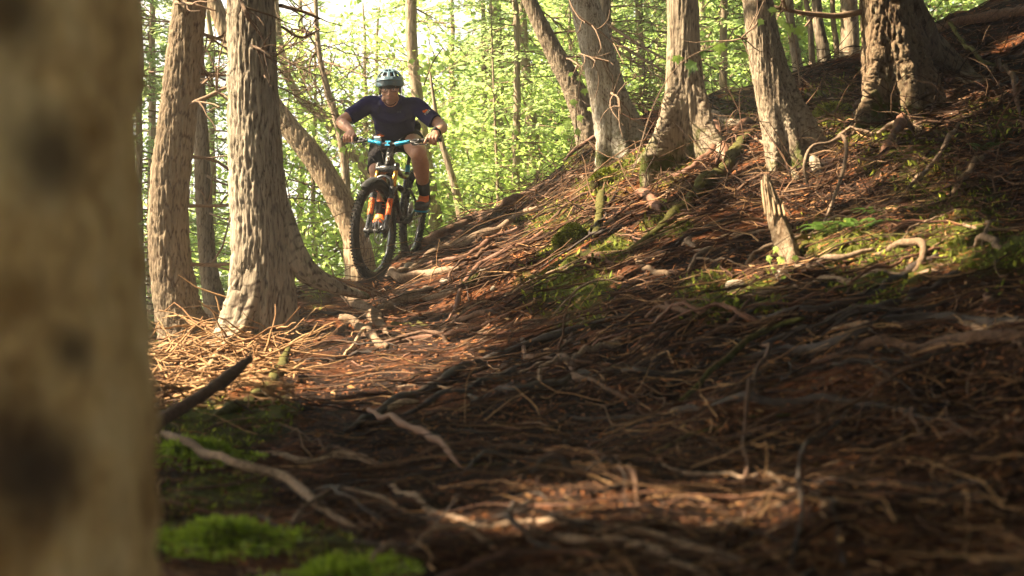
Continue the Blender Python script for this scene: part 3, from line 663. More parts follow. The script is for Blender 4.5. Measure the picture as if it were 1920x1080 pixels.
groot('curving branch falling down to the bottom edge right of the hanging one', [(1588, 776, 3.4), (1572, 818, 4, .03), (1540, 850, 3.6, .03), (1510, 872, 4.4, .04), (1497, 930, 4.4, .03), (1503, 1000, 4.6, .02), (1478, 1090, 5)], 'root_dark', name='fallen_branch', cat='branch', lift=1.3, n=60, rough=.25)
groot('smooth greenish stick rising to the right over the dark roots', [(1276, 756, 4), (1340, 705, 6, .02), (1400, 668, 6, .04), (1455, 645, 5, .05), (1508, 628, 4, .05)], 'root_moss', name='fallen_stick', cat='stick', lift=1.0, rough=.15)
groot('pair end of blurred stick crossing the mossy lower left', [(280, 820, 7), (360, 860, 9, .03), (430, 900, 9, .04), (540, 930, 9, .03), (620, 970, 7), (680, 1000, 4)], 'root_pale', name='fallen_branch', cat='branch', lift=1.0, rough=.25)
groot('horizontal blurred stick to the right of the lower left moss', [(480, 850, 4), (560, 870, 8), (640, 860, 9), (720, 880, 6)], 'root_pale', name='fallen_stick', cat='stick', rough=.25, lift=.8)
groot('thin blurred twig forking near the bottom left moss cushion', [(540, 1000, 4), (580, 965, 6, .02), (640, 945, 5, .03), (760, 960, 4)], 'root_pale', name='fallen_stick', cat='stick', rough=.25, lift=.8)
groot('mossy crooked log with a raised tip on the sunny deadwood', [(385, 800, 8), (420, 782, 11), (470, 765, 12), (510, 742, 11, .03), (532, 712, 8, .08), (540, 698, 5, .1)], 'root_moss', name='fallen_log', cat='log', lift=.9)
groot('long stick leaning from the deadwood up against the thick trunk base', [(360, 715, 5, .02), (420, 672, 5, .06), (480, 618, 4, .12), (532, 575, 3, .2)], 'deadwood', name='fallen_stick', cat='stick', lift=.9, rough=.15)
groot('curled pale root piece in the middle of the bank', [(1192, 480, 4), (1204, 502, 6, .01), (1225, 516, 6, .01), (1256, 520, 4)], 'stub')
groot('smooth pale branch running level to the right of the broken snag', [(1450, 522, 4), (1500, 512, 5, .02), (1560, 502, 6, .03), (1640, 486, 4, .03)], 'root_pale', name='fallen_branch', cat='branch', lift=1.0, rough=.2)
groot('hooked sunlit root right of the level pale branch', [(1640, 480, 4), (1690, 470, 6, .02), (1728, 474, 6, .03), (1726, 500, 5, .01), (1708, 520, 3)], 'stub')
groot('barky dead limb in a sun fleck at the right side', [(1760, 394, 4), (1795, 360, 6, .02), (1822, 332, 7, .03), (1842, 310, 5, .03)], 'stub', name='fallen_limb', cat='branch', lift=.9, rough=.5)
groot('thin bent limb climbing up right beside the barky dead limb', [(1678, 388, 5), (1710, 360, 5, .03), (1742, 338, 6, .05), (1775, 300, 5, .08), (1798, 268, 3, .1)], 'root_pale', name='fallen_limb', cat='branch', lift=.9)
groot('thick mossy root slanting down left from the third bank cedar', [(1418, 248, 9), (1372, 300, 11), (1312, 360, 12), (1262, 408, 10), (1205, 460, 7), (1160, 480, 4)], 'root_moss', n=60)
groot('smooth red root slanting left between second and third bank cedars', [(1424, 226, 6), (1362, 270, 8, .02), (1300, 320, 7, .01), (1235, 345, 4)], 'root_red', n=50, rough=.2)
groot('stubby broken reddish root end pointing down in the middle of the bank', [(1196, 366, 8), (1212, 376, 10, .02), (1228, 392, 10, .01), (1238, 402, 5)], 'root_red', rough=.25)
groot('mossy stub with a pale broken tip right of the moss cushion', [(1128, 372, 6, .03), (1126, 395, 9, .02), (1122, 425, 10), (1118, 445, 6)], 'root_moss', rough=.4)
groot('short forked root pillar under the second bank cedar', [(1338, 245, 8, .03), (1350, 270, 8, .02), (1364, 305, 6)], 'root_red', fork=[[(1330, 245, 6), (1335, 270, 5), (1346, 308, 4)]], lift=.8)
groot('root arching like a knee left of the lichened trunk', [(1600, 214, 7), (1628, 202, 10, .04), (1650, 208, 9, .05), (1662, 230, 6)], 'root', rough=.3)
groot('broken slanting branch below the lichened trunk', [(1652, 306, 5), (1672, 275, 9, .03), (1692, 248, 10, .05)], 'root_red', name='fallen_branch', cat='branch', lift=.9)
groot('pale twisted branch hanging at the far upper right edge', [(1872, 145, 4, .1), (1895, 165, 4, .08), (1905, 195, 4, .05), (1920, 235, 3)], 'root', name='fallen_branch', cat='branch', lift=.9, twigs=3)
groot('yellow green curved twig looping beside the root knee of lichened trunk', [(1782, 75, 4, .12), (1805, 105, 4, .1), (1840, 130, 4, .05), (1880, 130, 3, .02)], 'root_moss', name='fallen_branch', cat='branch', lift=.9, rough=.1)
groot('wide log lying on the upper right bank beyond the lichened trunk', [(1740, 60, 6), (1800, 48, 9), (1880, 36, 10), (1950, 30, 9)], 'root', name='fallen_log', cat='log', lift=.7)
groot('dark red branch on the crest left of the palest cedar', [(1056, 296, 3, .03), (1090, 272, 4, .05), (1118, 255, 4, .05)], 'root_red', name='fallen_branch', cat='branch', lift=1.)
groot('pale stick resting on the trail below the humped root', [(645, 672, 3), (665, 650, 3, .01), (690, 625, 4, .03), (697, 620, 3, .03)], 'deadwood', name='fallen_stick', cat='stick', lift=1.2, rough=.1)
groot('low root lying in the shade left of the humped root', [(598, 640, 4), (625, 628, 6), (650, 612, 5)], 'root', rough=.2)
groot('flat chip of yellow wood above the long dark arc', [(715, 775, 3), (750, 762, 8), (785, 755, 3)], 'deadwood', name='wood_chip', cat='wood piece', n=14, rough=.2)
# blurred raised branch close to the near trunk
S = free_spine([(250, 818, 15, 3.6), (300, 790, 15, 3.8), (360, 752, 14, 4.0), (420, 712, 12, 4.3), (468, 672, 7, 4.6)], 30)
o = wood('fallen_branch', S, M['root'], 10, .4, 4); tag(o, 'blurred thick broken branch slanting up right from the near trunk', 'branch')
S = free_spine([(1514, 345, 3, 7.2), (1508, 310, 3.5, 7.2), (1522, 275, 3, 7.25), (1555, 268, 3.5, 7.3), (1580, 256, 4, 7.3), (1587, 285, 4, 7.2), (1578, 330, 4, 7.1), (1560, 380, 3, 6.95), (1545, 420, 3, 6.7)], 50)
o = wood('hooped_vine', S, M['root_pale'], 7, .15, 4); tag(o, 'thin hooped stem looping above the ground right of the broken snag', 'vine')
S = free_spine([(1595, 0, 2, 7.0), (1608, 40, 2.4, 7.0), (1632, 60, 2, 7.0), (1665, 72, 1.5, 7.0)], 20)

def snag_mat():
    m, n, l, b = mat('weathered_snag'); b.inputs['Roughness'].default_value = .9; b.inputs['Specular IOR Level'].default_value = .1
    f = noise(n, l, coords(n, l, (1, 1, .12)), 130, 6, .75); f2 = noise(n, l, coords(n, l), 12, 5, .7)
    c = ramp(n, l, f, [(.34, (.055, .032, .018)), (.47, (.34, .25, .16)), (.7, (.62, .51, .37))]); c = mixc(n, l, ramp(n, l, f2, [(.5, (0, 0, 0)), (.66, (.8, .8, .8))]), c, (.14, .085, .045))
    l.new(c, b.inputs['Base Color']); bump(n, l, f, b, 1., .02); return m
M['snag'] = snag_mat()
# broken snag with splintered top
def snag():
    A = Acc(); d0 = float(G1(1486, 495)[1]); S = free_spine([(1436, 350, 5, d0 + .18), (1444, 375, 11, d0 + .17), (1456, 410, 15, d0 + .15), (1468, 445, 18, d0 + .10), (1480, 478, 17, d0 + .04), (1490, 520, 14, d0 - .02)], 60)
    n, sides = 60, 48; T, a, b = frames(S[:, :3]); th = np.arange(sides) * 2 * pi / sides
    off = a[:, None] * np.cos(th)[None, :, None] + b[:, None] * np.sin(th)[None, :, None]
    rad = np.repeat(S[:, 3:4], sides, 1)
    st = vnoise(np.stack([np.cos(th) * 4, np.sin(th) * 4, np.zeros(sides)], -1), 5)[None] * .22 + vnoise(np.stack([np.cos(th) * 9, np.sin(th) * 9, np.ones(sides)], -1), 6)[None] * .15
    rad = rad * (1 + st); V = S[:, None, :3] + off * rad[..., None]
    # ragged top: rows near the tip are pushed by angle
    sp = .07 * np.abs(vnoise(np.stack([np.cos(th) * 3, np.sin(th) * 3, np.zeros(sides)], -1), 8)); w = np.clip(1 - np.arange(n) / 14, 0, 1)[:, None]
    V = V + (np.array([-.02, 0, 1.])[None, None] * (sp[None] * w)[..., None])
    V = V.reshape(-1, 3); V += unit(V - S[:, None, :3].repeat(sides, 1).reshape(-1, 3)) * (.006 * fbm(V * np.array([80, 80, 14]), 3, 3))[:, None]
    i = np.arange(n - 1)[:, None] * sides; j = np.arange(sides)[None]; k = (j + 1) % sides
    A.add(V, np.stack([i + j, i + k, i + sides + k, i + sides + j], -1).reshape(-1, 4))
    t = empty('broken_snag', S[-1, :3]); tag(t, 'pale splintered broken stump leaning left in the middle of the right bank', 'stump')
    o = A.build('stump_wood', M['snag']); rebase(t, o)
    for q in range(5):
        x = 1428 + q * 9; Sp = free_spine([(x, 338 + q * 8, 1, d0 + .16), (x + 3, 362 + q * 6, 3, d0 + .14), (x + 8, 405, 2.5, d0 + .10)], 10); s = wood('splinter', Sp, M['deadwood'], 5, .3, q); rebase(t, s)
snag()

# moss cushions and hummocks
def cushion(px, py, w, h, label, depth=None, seed=0):
    g = G1(px, py)
    r = w / F * g[1]; hh = h / F * g[1] * .8; t = empty('moss_cushion', g); tag(t, label, 'moss')
    A = Acc(); A.ball((0, 0, -hh * .25), (r, r * .9, hh), nu=40, nv=24); V, Q, T = A.arrays(); V += unit(V) * (.5 * r * fbm(V / r * 1.5 + seed, 4, seed))[:, None]
    mk('moss_body', V, Q, T, M['root_moss'], t)
    rs = np.random.default_rng(seed); n = 4200; d = unit(rs.normal(size=(n, 3))); out_ = rs.random(n) < .45; d[:, 2] = np.abs(d[:, 2]); p = d * np.array([r, r * .9, hh]) - np.array([0, 0, hh * .25]); p += unit(p) * (.5 * r * fbm(p / r * 1.5 + seed, 4, seed))[:, None]
    rr_ = r * (1 + 1.3 * rs.random(n) ** 1.5); aa_ = rs.uniform(0, 2 * pi, n); fx = g[0] + np.cos(aa_) * rr_; fy = g[1] + np.sin(aa_) * rr_; far_ = np.stack([fx - g[0], fy - g[1], hgt(fx, fy) - g[2] + .003], -1); p = np.where(out_[:, None], far_, p)
    dd = unit(d + rs.normal(size=(n, 3)) * .6); ww = unit(np.cross(dd, rs.normal(size=(n, 3)))); Vq, Qq = quads(p, dd, ww, rs.uniform(.008, .022, n) * (1 + r * 2), rs.uniform(.002, .005, n) * (1 + r * 2))
    o = mk('moss_fronds', Vq, Qq, None, M['moss_bright'] if g[1] < 4 else M['moss'], t, smooth=False); o['kind'] = 'stuff'
M['moss_bright'] = leafm('moss_bright', [(.14, .22, .014), (.22, .32, .02), (.32, .40, .04)], (.45, .60, .05), .4)
cushion(1070, 450, 30, 40, 'round green moss cushion bulging from the bank left of the mossy stub', seed=1)
cushion(420, 1020, 75, 60, 'large blurred bright green moss cushion at the bottom left', seed=2)
cushion(630, 1090, 70, 42, 'blurred bright moss cushion cut by the bottom frame edge', seed=3)
cushion(360, 850, 60, 34, 'dark mossy hump behind the lower left moss cushion', seed=4)
cushion(1140, 335, 34, 26, 'moss mound at the foot of the palest cedar', seed=5)
cushion(1560, 215, 36, 34, 'shaggy moss hump between third cedar and lichened trunk', seed=6)

# stones on the trail
def stone(px, py, w, h, label, seed, m='stone'):
    g = G1(px, py); r = w / F * g[1]; hh = h / F * g[1]
    A = Acc(); A.ball((0, 0, 0), (r, r * .7, hh), nu=24, nv=16); V, Q, T = A.arrays(); V *= (1 + .28 * fbm(V / r * 1.3 + seed, 3, int(seed * 10)))[:, None]
    o = mk('stone', V, Q, T, M[m]); o.location = g + np.array([0, 0, hh * .35]); o.rotation_euler = (0, -.15, seed); tag(o, label, 'stone')
M['stone'] = simple('stone_grey', (.24, .20, .15), .85, var=.3, bmp=.6, sc=40)
stone(770, 503, 16, 9, 'flat grey green stone on the trail right of the front tyre', 1.3)
stone(832, 529, 11, 5, 'small pale stone in the trail right of the forked root', 2.1)
stone(1380, 545, 22, 16, 'pale angular rock at the foot of the broken snag', 3.7)
stone(925, 545, 7, 6, 'little round pebble lodged on the sunlit slope', 4.2)
stone(1465, 522, 14, 14, 'light grey stone half hidden by the fern leaves', 5.1)
stone(905, 510, 9, 5, 'small tan stone beside the sunlit roots', 6.3)

# slender roots netted over the bank: flow downhill to the left
LAND = [(697, 520, 'front tyre'), (770, 470, 'rear tyre'), (1150, 300, 'foot of the palest cedar'), (1285, 280, 'flared foot of the second bank cedar'), (1480, 320, 'foot of the third bank cedar'), (1670, 220, 'foot of the lichened trunk'),
        (1470, 440, 'broken snag'), (1070, 440, 'round moss cushion'), (1225, 510, 'curled pale root piece'), (1260, 410, 'thick mossy slanting root'), (900, 430, 'ridge root'), (1580, 330, 'hooped vine'), (1720, 490, 'hooked sunlit root'), (1805, 345, 'barky dead limb'),
        (1040, 690, 'kinked thin branch'), (780, 740, 'long dark arc root'), (1400, 780, 'long hanging branch'), (1510, 900, 'curving branch at the bottom'), (1180, 910, 'forked sunlit root end'), (790, 840, 'straight reddish stick'), (1700, 650, 'thick root near the right edge'), (1800, 800, 'dark hollow at lower right'), (1600, 560, 'arched root'), (880, 610, 'dark arching trail root'), (1330, 720, 'smooth greenish stick'), (1880, 130, 'upper right log'), (900, 970, 'blurred sweeping root'), (1600, 430, 'green ferns')]
def near_land(px, py):
    k = min(LAND, key=lambda q: (q[0] - px) ** 2 + (q[1] - py) ** 2 * 1.5); dx, dy = px - k[0], (py - k[1]) * 1.3
    far = 'just ' if math.hypot(dx, dy) < 55 else ''
    return far + (('right of' if dx > 0 else 'left of') if abs(dx) > abs(dy) else ('below' if dy > 0 else 'above')) + ' the ' + k[2]
USED = {}
def root_label(px, py, mi, r, L, fork):
    k = '%s %s%s root %s' % (['brown', 'dark', 'pale', 'reddish', 'mossy'][mi], 'short ' if L < .7 else 'long ' if L > 1.2 else '', ('thread thin' if r < .007 else 'slender' if r < .012 else 'stout') + (' forked' if fork else ' single'), near_land(px, py))
    n = USED.get(k, 0); USED[k] = n + 1
    return k if n == 0 else k.replace(' root ', ' curving root ' if n == 1 else ' winding root ', 1).replace('just ', '')
def flow_roots():
    rs = np.random.default_rng(5); n = 0
    mats = ['root', 'root_dark', 'root_pale', 'root_red', 'root_moss']
    for i in range(420):
        if n >= 190: break
        px = rs.uniform(700, 1950); py = rs.uniform(30, 1050)
        g = G([px], [py])[0]
        if np.isnan(g[0]) or g[1] > 14: continue
        L = rs.uniform(.35, 1.6); x, y = g[0], g[1]; a = pi + rs.normal() * .85 + (.25 if px < 1100 else -.1); pts = []
        r0 = (.004 + .014 * rs.random() ** 2) * (1 if g[1] > 4.5 else .6)
        if py > 620 and rs.random() < .45: continue
        for k in range(12):
            pts.append([x, y, 0, r0 * (1 - .6 * k / 11)]); a += rs.normal() * .30; x += math.cos(a) * L / 12; y += math.sin(a) * L / 12
        S = resample(np.array(pts), 26); S[:, 2] = hgt(S[:, 0], S[:, 1]) - S[:, 3] * 1.2 + S[:, 3] * rs.uniform(1.5, 3.2) * np.sin(np.linspace(0, pi, 26)) ** .5 + .04 * np.abs(np.sin(np.linspace(0, pi * rs.uniform(1, 3), 26))) * (rs.random() < .4)
        S[1:-1, :3] += rs.normal(size=(24, 3)) * S[1:-1, 3:4] * .5; V, Q, T = tube_arr(S[:, :3], np.maximum(S[:, 3], .001), 7, .45, i, rsc=40.); c = S[13, :3]
        fk_ = rs.random() < .6
        if fk_:      # a fork
            k0 = int(rs.integers(6, 18)); tt = unit(S[k0 + 1, :2] - S[k0 - 1, :2]); a2 = math.atan2(tt[1], tt[0]) + rs.choice([-1, 1]) * rs.uniform(.4, 1.0); x, y = S[k0, :2]; q2 = []
            for k in range(7):
                q2.append([x, y, 0, S[k0, 3] * (.75 - .09 * k)]); a2 += rs.normal() * .25; x += math.cos(a2) * L / 16; y += math.sin(a2) * L / 16
            S2 = resample(np.array(q2), 14); S2[:, 2] = hgt(S2[:, 0], S2[:, 1]) + np.linspace(S[k0, 2] - float(hgt(S[k0, 0], S[k0, 1])), -S2[-1, 3], 14); V2, Q2, T2 = tube_arr(S2[:, :3], np.maximum(S2[:, 3], .001), 6, .4, i, rsc=40.)
            A_ = Acc(); A_.add(V, Q, T); A_.add(V2, Q2, T2); V, Q, T = A_.arrays()
        o = mk('slender_root', V - c, Q, T, M[mats[(mi_ := int(rs.choice(5, p=([.33, .2, .22, .17, .08] if g[1] > 5 else [.33, .42, .07, .15, .03]))))]]); o.location = c
        tag(o, root_label(px, py, mi_, r0, L, fk_), 'root', 'slender roots netted over the bank'); n += 1
flow_roots()

# ------------------------------------------------------------------ loose litter (nobody could count it)
def scatter(n, x0=-300, x1=2250, y0=-20, y1=1250, seed=0):
    rs = np.random.default_rng(seed); g = []
    px = rs.uniform(x0, x1, n); py = rs.uniform(y0, y1, n)
    for i in range(0, n, 4000): g.append(G(px[i:i + 4000], py[i:i + 4000]))
    g = np.vstack(g); ok = ~np.isnan(g[:, 0]) & (g[:, 1] < 17); return g[ok], np.column_stack([px, py])[ok], rs
def normals(x, y):
    e = .05; dx = (hgt(x + e, y) - hgt(x - e, y)) / (2 * e); dy = (hgt(x, y + e) - hgt(x, y - e)) / (2 * e); return unit(np.stack([-dx, -dy, np.ones_like(dx)], -1))
def twig_layer(n, seed, L, r, m, name, lift=.012, spread=.8, box=None, curl=.25, K=6, keep=None, az=pi, rise=0.):
    g, q, rs = scatter(n, *(box or (-300, 2250, -20, 1250)), seed=seed)
    if keep is not None:
        w = keep(g, q); s = rs.random(len(g)) < w; g, q = g[s], q[s]
    N = len(g); l = rs.uniform(*L, N) * np.clip(g[:, 1] / 6, .45, 1.5); a = az + rs.normal(size=N) * spread; X = g[:, 0].copy(); Y = g[:, 1].copy()
    Pn = np.zeros((N, K, 3)); hr = rs.uniform(0, 1, N) ** 3 * rise
    z0 = rs.uniform(0, lift, N); tilt = rs.normal(size=N) * .12
    for k in range(K):
        Pn[:, k, 0] = X; Pn[:, k, 1] = Y; Pn[:, k, 2] = hgt(X, Y) + z0 + (tilt + hr) * l * k / K * (rs.random(N) * .3 + .7)
        a = a + rs.normal(size=N) * curl; X = X + np.cos(a) * l / K; Y = Y + np.sin(a) * l / K
    Pn[:, :, 2] = np.maximum(Pn[:, :, 2], hgt(Pn[:, :, 0], Pn[:, :, 1]) - .004)
    R0 = rs.uniform(*r, N) * np.clip(g[:, 1] / 6, .5, 1.4); Rn = R0[:, None] * np.linspace(1, .35, K)[None]
    V, Q = multi_tubes(Pn, Rn, 3); o = mk(name, V, Q, None, M[m]); tag(o, kind='stuff'); return o
tm = lambda g: trail_mask(g[:, 0], g[:, 1])
twig_layer(11000, 101, (.08, .45), (.0018, .0055), 'twigs', 'twig_litter', keep=lambda g, q: (1 - .85 * tm(g)) * np.where(g[:, 1] < 5, .6, 1), spread=1.3)
twig_layer(1800, 102, (.2, .8), (.003, .008), 'twigs', 'root_tangle', lift=.02, spread=.85, curl=.3, K=9, keep=lambda g, q: (1 - .6 * tm(g)))
twig_layer(1600, 103, (.1, .5), (.002, .005), 'twigs_pale', 'pale_twig_litter', lift=.03, spread=1.2, keep=lambda g, q: (1 - .8 * tm(g)) * .9, rise=.5)
# bright dead brushwood around the left trunks
twig_layer(520, 104, (.1, .45), (.003, .008), 'twigs_pale', 'brushwood', lift=.10, spread=1.5, box=(250, 560, 600, 780), rise=.6, curl=.09)
# fallen twigs seen from the side on the crest
twig_layer(1500, 106, (.15, .5), (.002, .005), 'twigs', 'crest_twigs', lift=.05, spread=1.5, box=(800, 1900, 60, 420), rise=1.2)

def fg(g, q): return np.where(g[:, 1] < 5.5, .5, 1.)
twig_layer(900, 108, (.9, 2.4), (.0018, .0042), 'twigs', 'hair_root_strands', lift=.025, spread=.32, curl=.14, K=15, az=pi + .42, keep=lambda g, q: 1 - .7 * tm(g))
def needles():
    g, q, rs = scatter(52000, seed=105); N = len(g); nn = normals(g[:, 0], g[:, 1])
    d = unit(rs.normal(size=(N, 3)) * np.array([1, 1, .35])); d = unit(d - nn * ((d * nn).sum(1)[:, None]) * .75); w = unit(np.cross(d, nn) + .4 * rs.normal(size=(N, 3)))
    s = np.clip(g[:, 1] / 6, .4, 1.6); V, Q = quads(g + nn * (rs.uniform(.002, .016, N))[:, None], d, w, rs.uniform(.015, .06, N) * s, rs.uniform(.0012, .004, N) * s)
    tag(mk('needle_litter', V, Q, None, M['litter'], smooth=False), kind='stuff')
    g, q, rs = scatter(4500, seed=115); N = len(g); nn = normals(g[:, 0], g[:, 1])
    d = unit(rs.normal(size=(N, 3))); d = unit(d - nn * ((d * nn).sum(1)[:, None]) * .8); w = unit(np.cross(d, nn) + .5 * rs.normal(size=(N, 3)))
    s = np.clip(g[:, 1] / 5, .5, 1.3); V, Q = quads(g + nn * (rs.uniform(.004, .02, N))[:, None], d, w, rs.uniform(.012, .04, N) * s, rs.uniform(.003, .011, N) * s)
    tag(mk('dry_leaf_litter', V, Q, None, M['dryleaf'], smooth=False), kind='stuff')
    # crumbs of soil and bark
    g, q, rs = scatter(22000, seed=125); N = len(g); s = rs.uniform(.003, .014, N) * np.clip(g[:, 1] / 6, .5, 1.5)
    tet = np.array([[1, 1, 1], [-1, -1, 1], [-1, 1, -1], [1, -1, -1]]) * .7; V = g[:, None] + (tet[None] * s[:, None, None]) * rs.uniform(.5, 1.3, (N, 4, 3))
    f = np.array([[0, 1, 2], [0, 3, 1], [0, 2, 3], [1, 3, 2]]); T = (np.arange(N) * 4)[:, None, None] + f[None]
    tag(mk('soil_crumbs', V.reshape(-1, 3), None, T.reshape(-1, 3), M['crumb']), kind='stuff')
M['crumb'] = island('soil_crumb', [(.05, .025, .015), (.10, .045, .022), (.17, .075, .034), (.07, .04, .025)])
needles()
def moss_layer():
    g, q, rs = scatter(75000, seed=135); w = moss_w(g[:, 0], g[:, 1], g[:, 2]); s = rs.random(len(g)) < w * 1.6; g = g[s]; N = len(g); nn = normals(g[:, 0], g[:, 1])
    d = unit(nn + rs.normal(size=(N, 3)) * .7); w = unit(np.cross(d, rs.normal(size=(N, 3)))); sc = np.clip(g[:, 1] / 6, .5, 1.4)
    V, Q = quads(g + nn * .004, d, w, rs.uniform(.012, .045, N) * sc, rs.uniform(.003, .008, N) * sc)
    tag(mk('moss_carpet', V, Q, None, M['moss'], smooth=False), kind='stuff')
moss_layer()
# fine root hairs hanging in the cut bank (curly fibres)
twig_layer(1500, 107, (.05, .2), (.0008, .002), 'litter', 'root_fibres', lift=.02, spread=2.5, curl=.6, K=6)
# ------------------------------------------------------------------ crowns
def broad_mesh(seed, R_, H, ncl, per, leaf=.075, wood_=True, z0=0.):
    """layered clusters of leaves on thin branches; crown centred on the local z axis"""
    rs = np.random.default_rng(seed); P_, D_, W_, L_, Wd = [], [], [], [], []; A = Acc()
    for c in range(ncl):
        h = rs.uniform(0, 1); a = rs.uniform(0, 2 * pi); rr = R_ * math.sqrt(rs.uniform(.03, 1)) * (1 - .55 * abs(h - .4))
        c0 = np.array([math.cos(a) * rr, math.sin(a) * rr, z0 + h * H]); n = rs.integers(int(per * .5), int(per * 1.5)); s = rs.uniform(.22, .5)
        tilt = unit(np.array([math.cos(a), math.sin(a), rs.uniform(-.35, .35)]))
        side = unit(np.cross(tilt, [0, 0, 1.])); u = rs.normal(size=(n, 3)) * np.array([s, s * .7, s * .16])
        p = c0 + u[:, 0:1] * tilt + u[:, 1:2] * side + u[:, 2:3] * np.array([0, 0, 1.])
        d = unit(tilt * .6 + rs.normal(size=(n, 3)) * np.array([.7, .7, .35]) + np.array([0, 0, -.25])); w = unit(np.cross(d, np.array([0, 0, 1.]) + rs.normal(size=(n, 3)) * .45))
        l = rs.uniform(.6, 1.25, n) * leaf; P_.append(p); D_.append(d); W_.append(w); L_.append(l); Wd.append(l * rs.uniform(.34, .46, n))
        if wood_ and c % 2 == 0:
            b = np.array([0, 0, max(z0, c0[2] - rr * .5 - .2)]); mid = (b + c0) / 2 + rs.normal(size=3) * .1; Sx = resample(np.array([b, mid, c0]), 7); A.add(*tube_arr(Sx, np.linspace(.012, .003, 7), 4, cap=False))
    V, Q = quads(np.vstack(P_), np.vstack(D_), np.vstack(W_), np.concatenate(L_), np.concatenate(Wd)); return V, Q, (A if wood_ else None)
def conifer_mesh(seed, R_, H, nbr, per, leaf=.06, thin=.13, z0=0.):
    rs = np.random.default_rng(seed); P_, D_, W_, L_, Wd = [], [], [], [], []; A = Acc()
    for b in range(nbr):
        h = (b + rs.random()) / nbr; a = rs.uniform(0, 2 * pi); Lb = R_ * (1 - .65 * h) * rs.uniform(.6, 1.1); z = z0 + h * H
        t = np.sqrt(rs.uniform(.02, 1, per)); out = np.array([math.cos(a), math.sin(a), 0]); sd = np.array([-math.sin(a), math.cos(a), 0]); dr = rs.uniform(-.35, .05)
        side = rs.normal(size=per) * (.28 * Lb * (1.1 - t) + .06)
        p = np.array([0, 0, z]) + out * (t * Lb)[:, None] + sd * side[:, None] + np.array([0, 0, 1.]) * ((dr * t * t * Lb) + rs.normal(size=per) * .035 - np.abs(side) * .18)[:, None]
        d = unit(out + sd * np.sign(side)[:, None] * .9 + rs.normal(size=(per, 3)) * .35 + np.array([0, 0, -.15])); w = unit(np.cross(d, np.array([0, 0, 1.]) + rs.normal(size=(per, 3)) * .3))
        l = rs.uniform(.6, 1.4, per) * leaf; P_.append(p); D_.append(d); W_.append(w); L_.append(l); Wd.append(l * thin * rs.uniform(.8, 1.4, per))
        k = np.linspace(0, 1, 7); Sx = np.array([0, 0, z]) + out * (k * Lb)[:, None] + np.array([0, 0, 1.]) * (dr * k * k * Lb)[:, None]; A.add(*tube_arr(Sx, np.linspace(.012, .002, 7), 4, cap=False))
    V, Q = quads(np.vstack(P_), np.vstack(D_), np.vstack(W_), np.concatenate(L_), np.concatenate(Wd)); return V, Q, A
def data_of(o):
    me = o.data; bpy.data.objects.remove(o); return me
def stem_mesh(H, r, seed, lean=.0):
    rs = np.random.default_rng(seed); z = np.linspace(-.4, H, 24); S = np.column_stack([np.cumsum(rs.normal(size=24)) * .012 * H / 6 + lean * z, np.cumsum(rs.normal(size=24)) * .012 * H / 6, z]); rad = r * (1 - .8 * np.linspace(0, 1, 24)) + .004
    V, Q, T = tube_arr(S, rad, 12, .12, seed, rsc=10.); return data_of(mk('trunk', V, Q, T, M['backbark'], attr={'fur': np.clip(.5 + .5 * vnoise(V * np.array([40, 40, 8]), seed), 0, 1), 'low': np.zeros(len(V))}))
KIT = {}
for i in range(3):
    V, Q, A = broad_mesh(200 + i, 1.5, 3.6, 66, 74, .066, z0=.5); KIT['broad', i] = (data_of(mk('crown', V, Q, None, M['leaf_maple'], smooth=False)), data_of(A.build('branches', M['twigs_back'])), stem_mesh(4.2, .045, 300 + i))
for i in range(3):
    V, Q, A = conifer_mesh(220 + i, 1.7, 6.5, 70, 105, .11, .14, z0=.4); KIT['con', i] = (data_of(mk('crown', V, Q, None, M['needle_far'], smooth=False)), data_of(A.build('branches', M['twigs_back'])), stem_mesh(7.4, .075, 320 + i))
for i in range(2):
    V, Q, A = broad_mesh(240 + i, 1.0, 1.5, 34, 42, .065, z0=.1); KIT['bush', i] = (data_of(mk('crown', V, Q, None, M['leaf_maple'], smooth=False)), data_of(A.build('branches', M['twigs_back'])), None)
for i in range(2):
    V, Q, A = broad_mesh(260 + i, 3.4, 8.0, 130, 42, .17, z0=2.5); KIT['far', i] = (data_of(mk('crown', V, Q, None, M['leaf_mid'], smooth=False)), data_of(A.build('branches', M['twigs_back'])), stem_mesh(10.5, .15, 340 + i))
LAB = {}; LABN = {}
def place(kind, i, x, y, z, s, rz, name, label, group, cat='tree', sz=None):
    n_ = LAB.get(label, 0); LAB[label] = n_ + 1
    if n_: w_ = label.split(); w_[0] += ['', ' thinner', ' fuller', ' paler'][min(n_, 3)]; label = ' '.join(w_)
    t = bpy.data.objects.new(name, None); t.location = (x, y, z); t.rotation_euler = (0, 0, rz); t.scale = (s, s, sz or s); link(t); tag(t, label, cat, group)
    c, b, st = KIT[kind, i]
    for nm, me in (('crown', c), ('branches', b), ('trunk', st)):
        if me: link(bpy.data.objects.new(nm, me), t)
    return t
rb = np.random.default_rng(99)
def hz(x, y):
    return float(hbase(np.array([x]), np.array([y]))[0])
